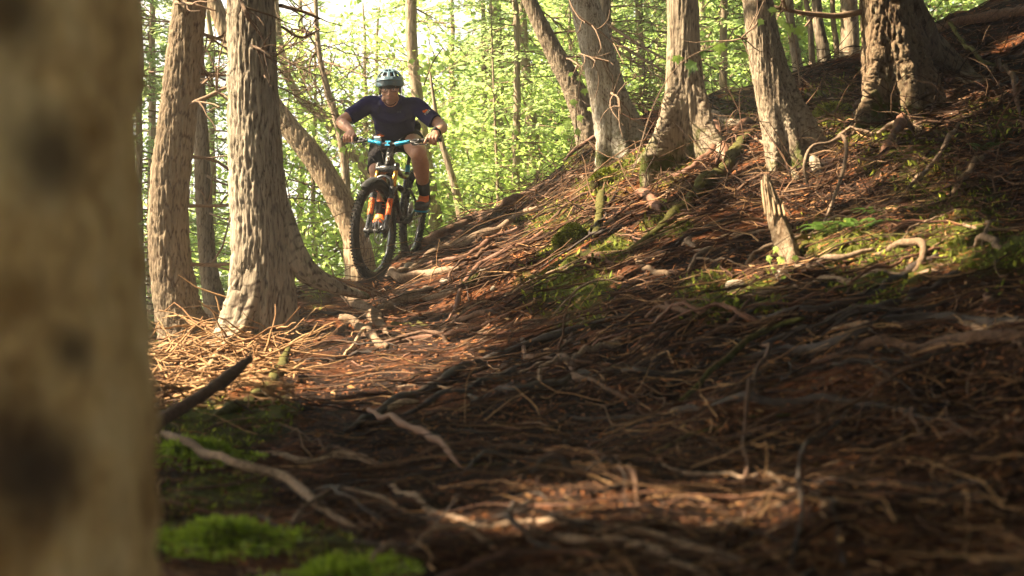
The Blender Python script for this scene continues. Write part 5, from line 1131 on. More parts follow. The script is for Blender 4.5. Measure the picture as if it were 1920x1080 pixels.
# fork
fork = bpy.data.objects.new('fork', None); link(fork, bike)
for s in (-1, 1):
    y = s * .072; lo = AX_F + np.array([0, y, 0]); top = CROWN + np.array([0, y, 0]); d = top - lo; base = lo - SN * .0
    A = Acc(); a0 = lo + SN * (-.0); q0 = AX_F + np.array([0, y, 0]) - SN * .044; 
    A.tube([q0 - SU * .035 , q0 + SU * .03, q0 + SU * .15, q0 + SU * .335, q0 + SU * .36], [.014, .024, .0235, .0255, .0265], 18); A.tube([q0 + SU * .02 + SN * 0, AX_F + np.array([0, y * .98, 0])], [.022, .018], 12)
    bpart('fork_lower_leg', A, 'forkm', fork, st)
    A = Acc(); A.tube([q0 + SU * .34, q0 + SU * .517], .0185, 18); bpart('stanchion', A, 'gold', fork, st)
    A = Acc(); A.tube([q0 + SU * .495, q0 + SU * .505, q0 + SU * .542, q0 + SU * .552], [.021, .024, .024, .012], 16); bpart('crown_cap', A, 'forkm', fork, st)
    # decal: lettering on a bright field, wrapped on the front of the leg
    c = q0 + SU * .20; w_ = .0245; n = 9; V = []
    for k in range(7):
        for t in np.linspace(-1.05, 1.05, n):
            V.append(c + SU * (-.063 + .021 * k) + SN * (math.cos(t) * (w_ + .0012)) + np.array([0, 1., 0]) * (math.sin(t) * (w_ + .0012)))
    Q = [[i * n + j, i * n + j + 1, (i + 1) * n + j + 1, (i + 1) * n + j] for i in range(6) for j in range(n - 1)]
    A = Acc(); A.add(V, Q); dc = bpart('decal', A, 'orange', fork, st)
    # the letters F O X read upwards
    B_ = Acc()
    def bar(u0, v0, u1, v1, th=.0034):
        # u runs up the leg, v across it
        def pt(u, v):
            t = v / (w_ + .002); return c + SU * u + SN * (math.cos(t) * (w_ + .0022)) + np.array([0, 1., 0]) * (math.sin(t) * (w_ + .0022))
        k = 5; P_ = np.array([pt(u0 + (u1 - u0) * i / (k - 1), v0 + (v1 - v0) * i / (k - 1)) for i in range(k)]); B_.tube(P_, th * .5, 6)
    e = .015
    bar(-.058, -e, -.058, e); bar(-.058, -e, -.030, -e); bar(-.058, 0, -.036, 0)               # F (turned)
    for (p, q) in (((-.018, -e), (-.018, e)), ((-.018, e), (.012, e)), ((.012, e), (.012, -e)), ((.012, -e), (-.018, -e))): bar(*p, *q)   # O
    bar(.026, -e, .058, e); bar(.026, e, .058, -e)                                             # X
    V, Q, T = B_.arrays(); mk('lettering', st(V), Q, T, M['black'], fork)
q0 = AX_F - SN * .044
A = Acc(); A.tube([CROWN + np.array([0, -.085, 0]) - SU * .005, CROWN + np.array([0, -.05, 0]), CROWN, CROWN + np.array([0, .05, 0]), CROWN + np.array([0, .085, 0]) - SU * .005], [.024, .026, .032, .026, .024], 16, 21); bpart('fork_crown', A, 'forkm', fork, st)
arch = [q0 + SU * .335 + np.array([0, -.072, 0]), q0 + SU * .40 + SN * .03 + np.array([0, -.062, 0]), q0 + SU * .425 + SN * .035 + np.array([0, -.03, 0]), q0 + SU * .43 + SN * .036, q0 + SU * .425 + SN * .035 + np.array([0, .03, 0]), q0 + SU * .40 + SN * .03 + np.array([0, .062, 0]), q0 + SU * .335 + np.array([0, .072, 0])]
A = Acc(); A.tube(arch, .013, 10, 29); bpart('fork_arch', A, 'forkm', fork, st)
# mudguard following the tyre
mg = []; n = 13
for k in range(16):
    th = R(60 + k * 5.2); rr = RW + .022
    for j in range(n): 
        t = -1 + 2 * j / (n - 1); mg.append(AX_F + np.array([math.cos(th) * (rr - .02 * t * t), .040 * t * (1 - .25 * abs(k - 7) / 8), math.sin(th) * (rr - .02 * t * t)]))
A = Acc(); A.add(mg, [[i * n + j, i * n + j + 1, (i + 1) * n + j + 1, (i + 1) * n + j] for i in range(15) for j in range(n - 1)]); bpart('mudguard', A, 'rubber', None, st)
A = Acc(); A.tube([AX_F + np.array([0, -.085, 0]), AX_F + np.array([0, .085, 0])], .0095, 12); bpart('front_axle', A, 'black', fork, st)
A = Acc(); cp = AX_F + np.array([-.075, .052, .03]); A.box(cp, (.035, .030, .075), axisM((0, 1, 0), R(-25))); A.ball(cp + np.array([.0, .018, .0]), (.016, .012, .022)); bpart('brake_caliper', A, 'black', fork, st)
# frame
fr = Acc(); HTB = CROWN + SU * .012
fr.tube([HTB, HTB + SU * .02, HT_T - SU * .02, HT_T], [.029, .026, .025, .027], 20)
DT = [HTB + SU * .02 - SN * .02, np.array([-.46, 0, .63]), np.array([-.66, 0, .42]), BBp + np.array([.0, 0, .02])]
fr.tube(DT, [.030, .036, .036, .032], 18, 24, flat=.9); ST_T = np.array([-.905, 0, .735]); fr.tube([HT_T - SU * .035 - SN * .02, np.array([-.50, 0, .80]), np.array([-.74, 0, .72]), ST_T - np.array([0, 0, .03])], [.026, .024, .021, .019], 16, 22)
fr.tube([BBp, np.array([-.85, 0, .56]), ST_T], [.030, .024, .019], 16, 14); fr.tube([BBp + np.array([0, -.045, 0]), BBp + np.array([0, .045, 0])], .025, 18)
bpart('frame', fr, 'carbon')
for s in (-1, 1):
    sw = Acc(); y = s * .064
    sw.tube([BBp + np.array([-.03, s * .03, .02]), np.array([-.93, s * .045, .365]), AX_R + np.array([.03, y, -.005]), AX_R + np.array([0, y, 0])], [.013, .016, .012, .013], 12, 18)
    bpart('chainstay', sw, 'carbon')
    sw = Acc(); sw.tube([AX_R + np.array([0, y, 0]), np.array([-1.03, s * .055, .50]), np.array([-.90, s * .032, .60]), np.array([-.81, s * .026, .60])], [.012, .010, .012, .014], 12, 20)
    bpart('seatstay', sw, 'carbon')
sh = Acc(); sh.tube([np.array([-.80, 0, .60]), np.array([-.62, 0, .645])], .014, 14); sh.tube([np.array([-.78, 0, .605]), np.array([-.68, 0, .63])], .024, 16); bpart('rear_shock', sh, 'black')
# down tube lettering: pale slanted strokes on both faces
for s in (1,):
    A = Acc()
    for k in range(5):
        t = .18 + k * .12; c = np.array(DT[0]) * (1 - t) + np.array(DT[2]) * t; dv = unit(np.array(DT[2]) - np.array(DT[0])); nv = np.array([-dv[2], 0, dv[0]]); A.box(c + np.array([0, .034, 0]), (.020, .002, .034), np.column_stack([dv, [0, 1, 0], -nv * .9 + dv * .4]))
    bpart('frame_lettering', A, 'white', smooth=False)
A = Acc(); A.ball(HTB + SU * .06 + SN * .0258, (.004, .015, .022), np.column_stack([SN, [0, 1, 0], SU])); bpart('head_badge', A, 'white')
A = Acc(); A.ball(HTB + SU * .06 + SN * .0275, (.0042, .005, .020), np.column_stack([SN, [0, 1, 0], SU]) @ axisM((1, 0, 0), R(25))); A.ball(HTB + SU * .06 + SN * .0268 + np.array([0, .008, .004]), (.004, .004, .008)); bpart('head_badge_mark', A, 'gold')
# seat post + saddle
SP_T = ST_T + np.array([-.055, 0, .155])
A = Acc(); A.tube([ST_T - np.array([0, 0, .02]), ST_T + np.array([-.02, 0, .055])], .019, 16); bpart('seatpost_collar', A, 'blue')
A = Acc(); A.tube([ST_T + np.array([-.02, 0, .05]), SP_T], .0145, 16); bpart('seatpost', A, 'black')
sd = []; ns = 24
for i in range(ns):
    t = i / (ns - 1); w_ = .016 + .052 * (max(0, t - .35) / .65) ** 1.4 if t > .35 else .016 + .004 * t; x = .15 - .28 * t; zc = .05 + .012 * (2 * t - 1) ** 2 - .012 * t
    for j in range(16):
        a = 2 * pi * j / 16; sd.append(SP_T + np.array([x, math.cos(a) * w_, zc + math.sin(a) * (.012 + .012 * t) - .25 * (abs(math.cos(a)) ** 2) * w_ * .6]))
A = Acc(); A.add(sd, [[i * 16 + j, i * 16 + (j + 1) % 16, (i + 1) * 16 + (j + 1) % 16, (i + 1) * 16 + j] for i in range(ns - 1) for j in range(16)], [[0, j, j + 1] for j in range(1, 15)] + [[(ns - 1) * 16, (ns - 1) * 16 + j + 1, (ns - 1) * 16 + j] for j in range(1, 15)]); sad = bpart('saddle', A, 'rubber')
A = Acc()
for s in (-1, 1): A.tube([SP_T + np.array([.10, s * .01, .035]), SP_T + np.array([.04, s * .022, .01]), SP_T + np.array([-.05, s * .022, .01]), SP_T + np.array([-.10, s * .03, .035])], .0035, 6, 14)
bpart('saddle_rails', A, 'silver', sad)
# stem, bar, grips, levers
A = Acc(); A.tube([HT_T, HT_T + SU * .065], [.024, .019], 18); A.tube([HT_T + SU * .045, STEM], [.021, .022], 16); A.tube([STEM + np.array([0, -.025, 0]), STEM + np.array([0, .025, 0])], .025, 18); bpart('stem', A, 'black', None, st)
A = Acc()
for yy in (-.014, .014):
    for uu in (-.014, .014): A.box(STEM + SN * .024 + np.array([0, yy, 0]) + SU * uu, (.006, .010, .010), np.column_stack([SN, [0, 1, 0], SU]))
A.box(STEM + SN * .0245, (.004, .012, .038), np.column_stack([SN, [0, 1, 0], SU])); bpart('stem_faceplate', A, 'blue', None, st, False)
HB = lambda y: STEM + np.array([-.045 * max(0, (abs(y) - .10) / .29) - .0, y, .028 * min(1, max(0, (abs(y) - .04) / .14)) + .012 * max(0, (abs(y) - .18) / .21)])
ysb = np.linspace(-.392, .392, 41); A = Acc(); A.tube([HB(y) for y in ysb], [.0155 if abs(y) < .05 else .0112 + .0043 * max(0, 1 - (abs(y) - .05) / .08) for y in ysb], 14); hb = bpart('handlebar', A, 'black', None, st)
for s in (-1, 1):
    A = Acc(); y_ = np.linspace(.055, .165, 10) * s; A.tube([HB(v) + SN * .0 + np.array([.0, 0, 0]) for v in y_], [.0168 if v < .1 else .0138 for v in np.abs(y_)], 14); bpart('bar_decal', A, 'blue', hb, st)
    A = Acc(); y_ = np.linspace(.262, .400, 24) * s; A.tube([HB(v) for v in y_], [.0175 if i in (0, 23) else .0158 + .0008 * (i % 2) for i in range(24)], 16); bpart('grip', A, 'rubber', None, st)
    lv = bpy.data.objects.new('brake_lever', None); link(lv, bike)
    A = Acc(); p = HB(.235 * s); A.tube([HB(.225 * s), HB(.245 * s)], .0165, 14); A.tube([p + np.array([.02, -.015 * s, -.01]), p + np.array([.045, .0, -.014]), p + np.array([.045, -.05 * s, -.010])], [.010, .011, .009], 10, 10); bpart('lever_body', A, 'black', lv, st)
    A = Acc(); A.tube([p + np.array([.052, -.02 * s, -.016]), p + np.array([.066, .02 * s, -.022]), p + np.array([.062, .07 * s, -.024]), p + np.array([.066, .095 * s, -.024])], [.005, .0045, .004, .0045], 8, 14); bpart('lever_blade', A, 'black', lv, st)
    A = Acc(); A.tube([p + np.array([.045, -.05 * s, -.010]), p + np.array([.085, -.12 * s, .01]), p + np.array([.06, -.19 * s, -.08]), HTB + np.array([.03, .02 * s, .06]), HTB + np.array([-.03, .03 * s, .0])], .0026, 6, 30); bpart('brake_hose', A, 'black', None, st)
A = Acc(); p = HB(-.20); A.tube([HB(-.195), HB(-.215)], .0165, 12); A.box(p + np.array([.008, .0, -.03]), (.04, .022, .02)); A.tube([p + np.array([0, 0, -.04]), p + np.array([-.03, -.03, -.05])], .006, 6); bpart('shifter', A, 'black', None, st, False)
A = Acc(); p = HB(.20); A.tube([HB(.195), HB(.212)], .0165, 12); A.box(p + np.array([.0, .0, -.026]), (.035, .03, .014)); bpart('dropper_lever', A, 'black', None, st, False)
A = Acc(); A.box(HB(-.095) + np.array([-.012, 0, .030]), (.016, .050, .034), axisM((0, 1, 0), R(30))); bpart('bar_computer', A, 'white', None, st, False)
A = Acc(); A.tube([HB(-.20) + np.array([.0, .02, -.02]), HB(-.16) + np.array([.07, 0, -.05]), HTB + np.array([.06, -.05, .02]), HTB + np.array([-.03, -.03, -.02])], .0026, 6, 26); bpart('shift_cable', A, 'black', None, st)
# drivetrain
CR = R(-27)                                          # crank nearly level, right foot forward
cf = BBp + np.array([math.cos(CR), 0, math.sin(CR)]) * .17; cb = BBp - np.array([math.cos(CR), 0, math.sin(CR)]) * .17
RP = cf + np.array([0, -.135, 0]); LP_ = cb + np.array([0, .135, 0])
A = Acc(); A.tube([BBp + np.array([0, -.045, 0]), BBp + np.array([0, -.07, 0])], .022, 14); A.tube([BBp + np.array([0, -.068, 0]), cf + np.array([0, -.078, 0])], [.018, .013], 12); bpart('crank_arm', A, 'black')
A = Acc(); A.tube([BBp + np.array([0, .045, 0]), BBp + np.array([0, .07, 0])], .022, 14); A.tube([BBp + np.array([0, .068, 0]), cb + np.array([0, .078, 0])], [.018, .013], 12); bpart('crank_arm', A, 'black')
def ringp(c, r, teeth, nm, m, y, w=.004):
    n = teeth * 4; th = np.arange(n) * 2 * pi / n; rr = r + .004 * np.where((np.arange(n) % 4) < 2, 1, 0); V = []
    for (q, yy) in ((1, -w / 2), (.72, -w / 2), (.72, w / 2), (1, w / 2)):
        V.append(np.stack([c[0] + rr * q * np.cos(th), np.full(n, y + yy), c[2] + rr * q * np.sin(th)], -1))
    V = np.stack(V, 1).reshape(-1, 3); i = np.arange(n)[:, None]; j = np.arange(4)[None]; A = Acc(); A.add(V, np.stack([i * 4 + j, i * 4 + (j + 1) % 4, ((i + 1) % n) * 4 + (j + 1) % 4, ((i + 1) % n) * 4 + j], -1).reshape(-1, 4))
    for k in range(5): A.tube([(c[0], y, c[2]), (c[0] + r * .8 * math.cos(k * 1.2566), y, c[2] + r * .8 * math.sin(k * 1.2566))], .005, 5)
    return bpart(nm, A, m)
ringp(BBp, .062, 30, 'chainring', 'black', -.050)
cs = bpy.data.objects.new('cassette', None); link(cs, bike)
for k, r in enumerate((.10, .088, .076, .066, .057, .049, .041, .033)):
    o = ringp(AX_R, r, 18, 'sprocket', 'silver', -.022 - .004 * k, .0018); o.parent = cs
A = Acc(); A.tube([AX_R + np.array([.0, -.055, -.02]), AX_R + np.array([.01, -.062, -.075]), AX_R + np.array([.04, -.06, -.13])], .010, 8, 10); A.ball(AX_R + np.array([.01, -.065, -.07]), (.02, .012, .02)); A.ball(AX_R + np.array([.04, -.06, -.14]), (.018, .006, .018)); bpart('derailleur', A, 'black')
A = Acc(); A.tube([BBp + np.array([0, -.050, .064]), AX_R + np.array([0, -.04, .075])], .0038, 6); A.tube([BBp + np.array([0, -.050, -.064]), AX_R + np.array([.04, -.058, -.155]), AX_R + np.array([.055, -.055, -.12]), AX_R + np.array([-.02, -.045, -.07]), AX_R + np.array([-.075, -.04, 0]), AX_R + np.array([0, -.04, .075])], .0038, 6, 30); bpart('chain', A, 'black')
for c, s in ((RP, -1), (LP_, 1)):
    A = Acc(); A.box(c, (.10, .10, .014), np.eye(3)); A.box(c + np.array([.053, 0, 0]), (.010, .08, .018)); A.box(c - np.array([.053, 0, 0]), (.010, .08, .018)); pd = bpart('pedal', A, 'blue', smooth=False)
    A = Acc(); A.tube([c - np.array([0, s * .058, 0]), c + np.array([0, s * .045, 0])], .008, 8)
    for a in (-.04, 0, .04):
        for b in (-.04, .04): A.tube([c + np.array([a, b, .006]), c + np.array([a, b, .013])], .002, 5)
    bpart('pedal_axle', A, 'black', pd)
# ------------------------------------------------------------------ rider
def skin_mat():
    m, n, l, b = mat('skin'); b.inputs['Roughness'].default_value = .5; b.inputs['Subsurface Weight'].default_value = .12; b.inputs['Subsurface Radius'].default_value = (.02, .008, .004); b.inputs['Subsurface Scale'].default_value = .3
    f = noise(n, l, coords(n, l), 40, 4); c = ramp(n, l, f, [(.3, (.42, .21, .135)), (.7, (.52, .28, .19))])
    at = nd(n, 'ShaderNodeAttribute', attribute_name='beard'); f2 = noise(n, l, coords(n, l), 500, 2)
    c = mixc(n, l, at.outputs['Fac'], c, (.15, .085, .055)); l.new(c, b.inputs['Base Color']); bump(n, l, f2, b, .2, .001); return m
def cloth(name, a, b_, sc=35, rough=.85):
    m, n, l, b = mat(name); b.inputs['Roughness'].default_value = rough; b.inputs['Specular IOR Level'].default_value = .08; b.inputs['Sheen Weight'].default_value = 0.
    f = noise(n, l, coords(n, l), 9, 3, .5, .6); l.new(ramp(n, l, f, [(.3, a), (.7, b_)]), b.inputs['Base Color']); g = noise(n, l, coords(n, l, (1, .6, 1.4)), sc, 4, .5, 1.); bump(n, l, g, b, .5, .01); return m
M['skin'] = skin_mat(); M['navy'] = cloth('jersey_navy', (.015, .012, .062), (.024, .019, .088)); M['shorts'] = cloth('shorts_brown_black', (.006, .005, .006), (.011, .009, .010))
M['sock'] = cloth('sock_black', (.015, .012, .014), (.025, .02, .02)); M['shoe'] = simple('shoe_grey', (.045, .042, .045), .6, var=.3, bmp=.3); M['sole'] = simple('shoe_sole', (.03, .022, .02), .8, var=.3)
M['helmet'] = metal('helmet_teal', (.07, .135, .18), .38, 0., .3); M['liner'] = simple('helmet_liner', (.012, .012, .014), .8); M['hair'] = simple('hair_brown', (.03, .018, .012), .8, var=.4, bmp=.6, sc=300)
M['eye'] = simple('eye_white', (.6, .57, .53), .3); M['iris'] = simple('iris_dark', (.03, .02, .015), .2); M['lip'] = simple('lip', (.36, .13, .10), .5)
def glass():
    m, n, l, b = mat('lens'); b.inputs['Base Color'].default_value = (.75, .55, .55, 1); b.inputs['Roughness'].default_value = .03; b.inputs['Alpha'].default_value = .28; return m
M['lens'] = glass()
J = lambda x, y, d: P(x, y, d)
iB = lambda w: (np.asarray(w) - FC) @ BM
gR = BW(st(HB(-.335))); gL = BW(st(HB(.335))); pR = BW(RP); pL = BW(LP_)
print('grips', PIX(gR), gR[1], PIX(gL), gL[1], 'pedals', PIX(pR), PIX(pL), 'rear', PIX(BW((-1.205,0,0))), PIX(BW(AX_R)), 'top', PIX(BW(st(AX_F*2))))
hips = J(746, 256, 11.42); hipR = J(722, 262, 11.36); hipL = J(768, 262, 11.32); neck = J(734, 192, 10.96)
shR = J(691, 198, 10.97); shL = J(781, 202, 10.95); elR = J(640, 228, 10.88); elL = J(829, 237, 10.84)
knR = J(707, 318, 10.93); knL = J(784, 288, 10.88)
ZU = np.array([0, 0, 1.])
wrR = gR - FW * .060 + UP * .036 + (elR - gR) * .06; wrL = gL - FW * .060 + UP * .036 + (elL - gL) * .06
anR = pR - FW * .085 + UP * .105; anL = pL - FW * .085 + UP * .105
person = empty('person', hips * np.array([1, 1, 0]) + np.array([0, 0, pL[2]])); tag(person, 'mountain biker in navy jersey, dark shorts and teal helmet crouching over the handlebar', 'person')
def remesh(name, A, m, vox, smooth=4, parent=person, post=None, disp=None):
    V, Q, T = A.arrays(); o = mk('tmp', V, Q, T, None); md = o.modifiers.new('r', 'REMESH'); md.mode = 'VOXEL'; md.voxel_size = vox; md.use_smooth_shade = True
    if smooth: s = o.modifiers.new('s', 'SMOOTH'); s.factor = .5; s.iterations = smooth
    bpy.context.view_layer.update(); dg = bpy.context.evaluated_depsgraph_get(); me = bpy.data.meshes.new_from_object(o.evaluated_get(dg)); bpy.data.objects.remove(o)
    n = len(me.vertices); co = np.empty(n * 3, np.float32); me.vertices.foreach_get('co', co); co = co.reshape(-1, 3)
    if disp is not None:
        nr = np.empty(n * 3, np.float32); me.vertices.foreach_get('normal', nr); co = co + nr.reshape(-1, 3) * disp(co)[:, None]; me.vertices.foreach_set('co', co.astype(np.float32).ravel())
    if post is not None:
        at = me.attributes.new(post[0], 'FLOAT', 'POINT'); at.data.foreach_set('value', post[1](co).astype(np.float32))
    me.materials.clear(); me.materials.append(m); me.name = name
    me.polygons.foreach_set('use_smooth', np.ones(len(me.polygons), bool)); r = bpy.data.objects.new(name, me); link(r)
    if parent: rebase(parent, r)
    return r
def loft(A, pts, ra, rb, side, n=24, nsec=24):
    """closed elliptical loft: half widths ra along 'side', rb across it"""
    p = resample(np.column_stack([np.array(pts, float), ra, rb]), n); S = p[:, :3]; T = np.gradient(S, axis=0); T = unit(T); sd = np.asarray(side, float); sd = sd[None] - T * (T @ sd)[:, None]; sd = unit(sd); ot = np.cross(T, sd)
    th = np.arange(nsec) * 2 * pi / nsec; V = S[:, None] + sd[:, None] * (np.cos(th)[None, :, None] * p[:, 3][:, None, None]) + ot[:, None] * (np.sin(th)[None, :, None] * p[:, 4][:, None, None]); V = V.reshape(-1, 3)
    i = np.arange(n - 1)[:, None] * nsec; j = np.arange(nsec)[None]; k = (j + 1) % nsec; Q = np.stack([i + j, i + k, i + nsec + k, i + nsec + j], -1).reshape(-1, 4)
    m = len(V); V = np.vstack([V, S[0], S[-1]]); jj = np.arange(nsec); kk = (jj + 1) % nsec; T_ = np.vstack([np.stack([np.full(nsec, m), kk, jj], -1), np.stack([np.full(nsec, m + 1), (n - 1) * nsec + jj, (n - 1) * nsec + kk], -1)])
    A.add(V, Q, T_)
def limb(A, pts, r, n=22): A.tube(pts, r, 20, n)
mid = (hips + neck) / 2 + np.array([0, 0, .035]); XS = unit(shL - shR)
# head frame
hc = J(731, 165, 10.78); hf = unit(np.array([.04, -.94, -.26])); hs = unit(np.cross(hf, ZU)) * -1.0; hs = unit(np.cross(ZU, hf)) if np.cross(ZU, hf)[0] > 0 else -unit(np.cross(ZU, hf)); hu = np.cross(hs, hf); hu = hu if hu[2] > 0 else -hu
tl = R(3); hs, hu = hs * math.cos(tl) + hu * math.sin(tl), hu * math.cos(tl) - hs * math.sin(tl)
HM = np.column_stack([hs, hf, hu])
def HW(x, y, z): return hc + hs * x + hf * y + hu * z
body = Acc()
body.ball(HW(0, -.012, .015), (.074, .094, .092), HM, 28, 20); body.ball(HW(0, .020, -.050), (.060, .066, .070), HM, 24, 18); body.ball(HW(0, .055, -.098), (.032, .026, .022), HM, 18, 12)
for s in (-1, 1):
    body.ball(HW(.038 * s, .048, -.032), (.026, .026, .024), HM, 16, 12); body.ball(HW(.030 * s, .072, .018), (.024, .012, .009), HM, 16, 10)
    body.ball(HW(.076 * s, -.012, -.015), (.009, .018, .031), HM, 14, 10); body.ball(HW(.046 * s, .030, -.078), (.022, .03, .026), HM, 14, 10)
body.tube([HW(0, .076, .012), HW(0, .094, -.012), HW(0, .108, -.034), HW(0, .086, -.046)], [.009, .010, .0135, .008], 12, 14)
for s in (-1, 1): body.ball(HW(.012 * s, .090, -.038), (.008, .010, .007), HM, 10, 8)
body.ball(HW(0, .080, -.064), (.024, .012, .008), HM, 14, 8); body.ball(HW(0, .077, -.074), (.020, .012, .007), HM, 14, 8)
loft(body, [HW(0, -.045, -.03), HW(0, -.045, -.09), neck + np.array([0, .03, -.02])], [.058, .056, .07], [.058, .058, .07], XS, 14)
loft(body, [hips + np.array([0, .05, 0]), mid + ZU * .0, neck + np.array([0, .02, -.03])], [.13, .13, .14], [.10, .10, .08], XS, 18)
for (sh, el, wr, g, s) in ((shR, elR, wrR, gR, -1), (shL, elL, wrL, gL, 1)):
    limb(body, [sh, sh * .55 + el * .45 + ZU * .005, el, el * .55 + wr * .45, wr, wr + (g - wr) * .3], [.052, .047, .040, .040, .027, .026], 30)
    body.ball(el * .78 + wr * .22, (.044, .044, .044), None, 18, 12)
    # palm
    k0 = g + FW * .004 + UP * .030; loft(body, [wr, wr * .5 + k0 * .5 + UP * .006, k0 + UP * .002], [.026, .036, .041], [.020, .017, .013], LT, 12, 18)
    for q, (off, ln) in enumerate(((-.033, .92), (-.011, 1.03), (.0115, 1.0), (.033, .80))):   # from the inside of the bar outwards
        o_ = LT * off * s; b0 = k0 + o_; p1 = g + o_ + FW * .036 * ln + UP * .020; p2 = g + o_ + FW * .036 - UP * .008 * ln; p3 = g + o_ + FW * .020 - UP * .027; p4 = g + o_ - FW * .002 - UP * .030
        if q == 0: p1 = g + o_ + FW * .040 + UP * .014; p2 = g + o_ + FW * .060 - UP * .004 - LT * .006 * s; p3 = g + o_ + FW * .068 - UP * .020 - LT * .010 * s; p4 = p3 + FW * -.010 - UP * .010
        body.tube([b0 - FW * .012, b0 + UP * .002, p1, p2, p3, p4], [.0095, .0108, .0100, .0090, .0084, .0068], 12, 26)
        body.ball(b0 + UP * .004, (.0112, .0112, .0105), None, 10, 8)
    t0 = wr * .35 + k0 * .65 - LT * .034 * s; body.tube([t0 + LT * .012 * s, t0 - UP * .008, g - LT * .052 * s + UP * .004 - FW * .022, g - LT * .058 * s - UP * .016 + FW * .002, g - LT * .046 * s - UP * .025 + FW * .014], [.014, .0135, .011, .0098, .0076], 12, 20)
for (hp, kn, an, pd) in ((hipR, knR, anR, pR), (hipL, knL, anL, pL)):
    limb(body, [hp, hp * .5 + kn * .5 + ZU * .012, kn], [.090, .084, .066], 18); body.ball(kn + FW * .004, (.064, .062, .066), None, 20, 14)
    back = -unit(np.cross(unit(an - kn), LT)); back = back if back @ FW < 0 else -back
    limb(body, [kn, kn * .72 + an * .28 + back * .016, kn * .45 + an * .55 + back * .010, kn * .15 + an * .85, an], [.060, .067, .055, .038, .036], 26)
def beard(co):
    r = co - hc; x, y, z = r @ hs, r @ hf, r @ hu; jaw = np.clip((-.050 - z) / .02, 0, 1) * np.clip((y + .01) / .02, 0, 1); mous = np.exp(-(((z + .055) / .008) ** 2)) * (y > .06) * (np.abs(x) < .034)
    inside = (np.linalg.norm(r, axis=1) < .145); lips = np.exp(-(((z + .069) / .007) ** 2) - (x / .024) ** 2); return np.clip(np.maximum(jaw, mous) * inside * (1 - lips), 0, 1) * .55
remesh('body', body, M['skin'], .0052, 1, post=('beard', beard))
def rp(name, A, m, parent=None, smooth=True):
    V, Q, T = A.arrays(); o = mk(name, V, Q, T, M[m], smooth=smooth); rebase(person, o)
    return o
# face details
for s in (-1, 1):
    A = Acc(); A.ball(HW(.030 * s, .0725, -.003), (.0125, .010, .0075), HM, 16, 10); e = rp('eye', A, 'eye')
    A = Acc(); A.ball(HW(.030 * s, .0805, -.004), (.0055, .0030, .0055), HM, 12, 8); rp('iris', A, 'iris')
    A = Acc(); A.tube([HW(.014 * s, .083, .019), HW(.030 * s, .084, .024), HW(.048 * s, .072, .019)], [.003, .0036, .002], 8, 12); rp('eyebrow', A, 'hair')
    A = Acc(); A.tube([HW(.071 * s, .006, .01), HW(.072 * s, .004, -.02), HW(.070 * s, .012, -.048)], [.006, .006, .003], 8, 10); rp('sideburn', A, 'hair')
A = Acc(); A.tube([HW(-.022, .086, -.0685), HW(0, .0935, -.068), HW(.022, .086, -.0685)], [.002, .0042, .002], 8, 14); rp('lips', A, 'lip')
gl = Acc()
for s in (-1, 1):
    n = 28; pts = []
    for k in range(n + 1):
        a = 2 * pi * k / n; e = .62; x = .0255 * math.copysign(abs(math.cos(a)) ** e, math.cos(a)); z = .0155 * math.copysign(abs(math.sin(a)) ** e, math.sin(a)); pts.append(HW(s * .033 + x, .096 - .0045 * abs(s * .033 + x) / .03 * 1.6, z - .006))
    gl.tube(pts, .0019, 6); gl.tube([HW(s * .058, .088, .004), HW(s * .076, .07, .004), HW(s * .080, -.01, .002)], .0018, 6, 10)
    c = np.mean(pts, 0); L_ = Acc(); L_.add(np.vstack([np.array(pts[:-1]), c + hf * .002]), None, [[n, k, (k + 1) % n] for k in range(n)]); rp('lens', L_, 'lens')
gl.tube([HW(-.009, .094, .0), HW(0, .097, .003), HW(.009, .094, .0)], .0018, 6, 8); rp('glasses_frame', gl, 'black')
# hair under the helmet
A = Acc(); A.ball(HW(0, -.030, .012), (.0785, .082, .082), HM, 28, 20); rp('hair', A, 'hair')
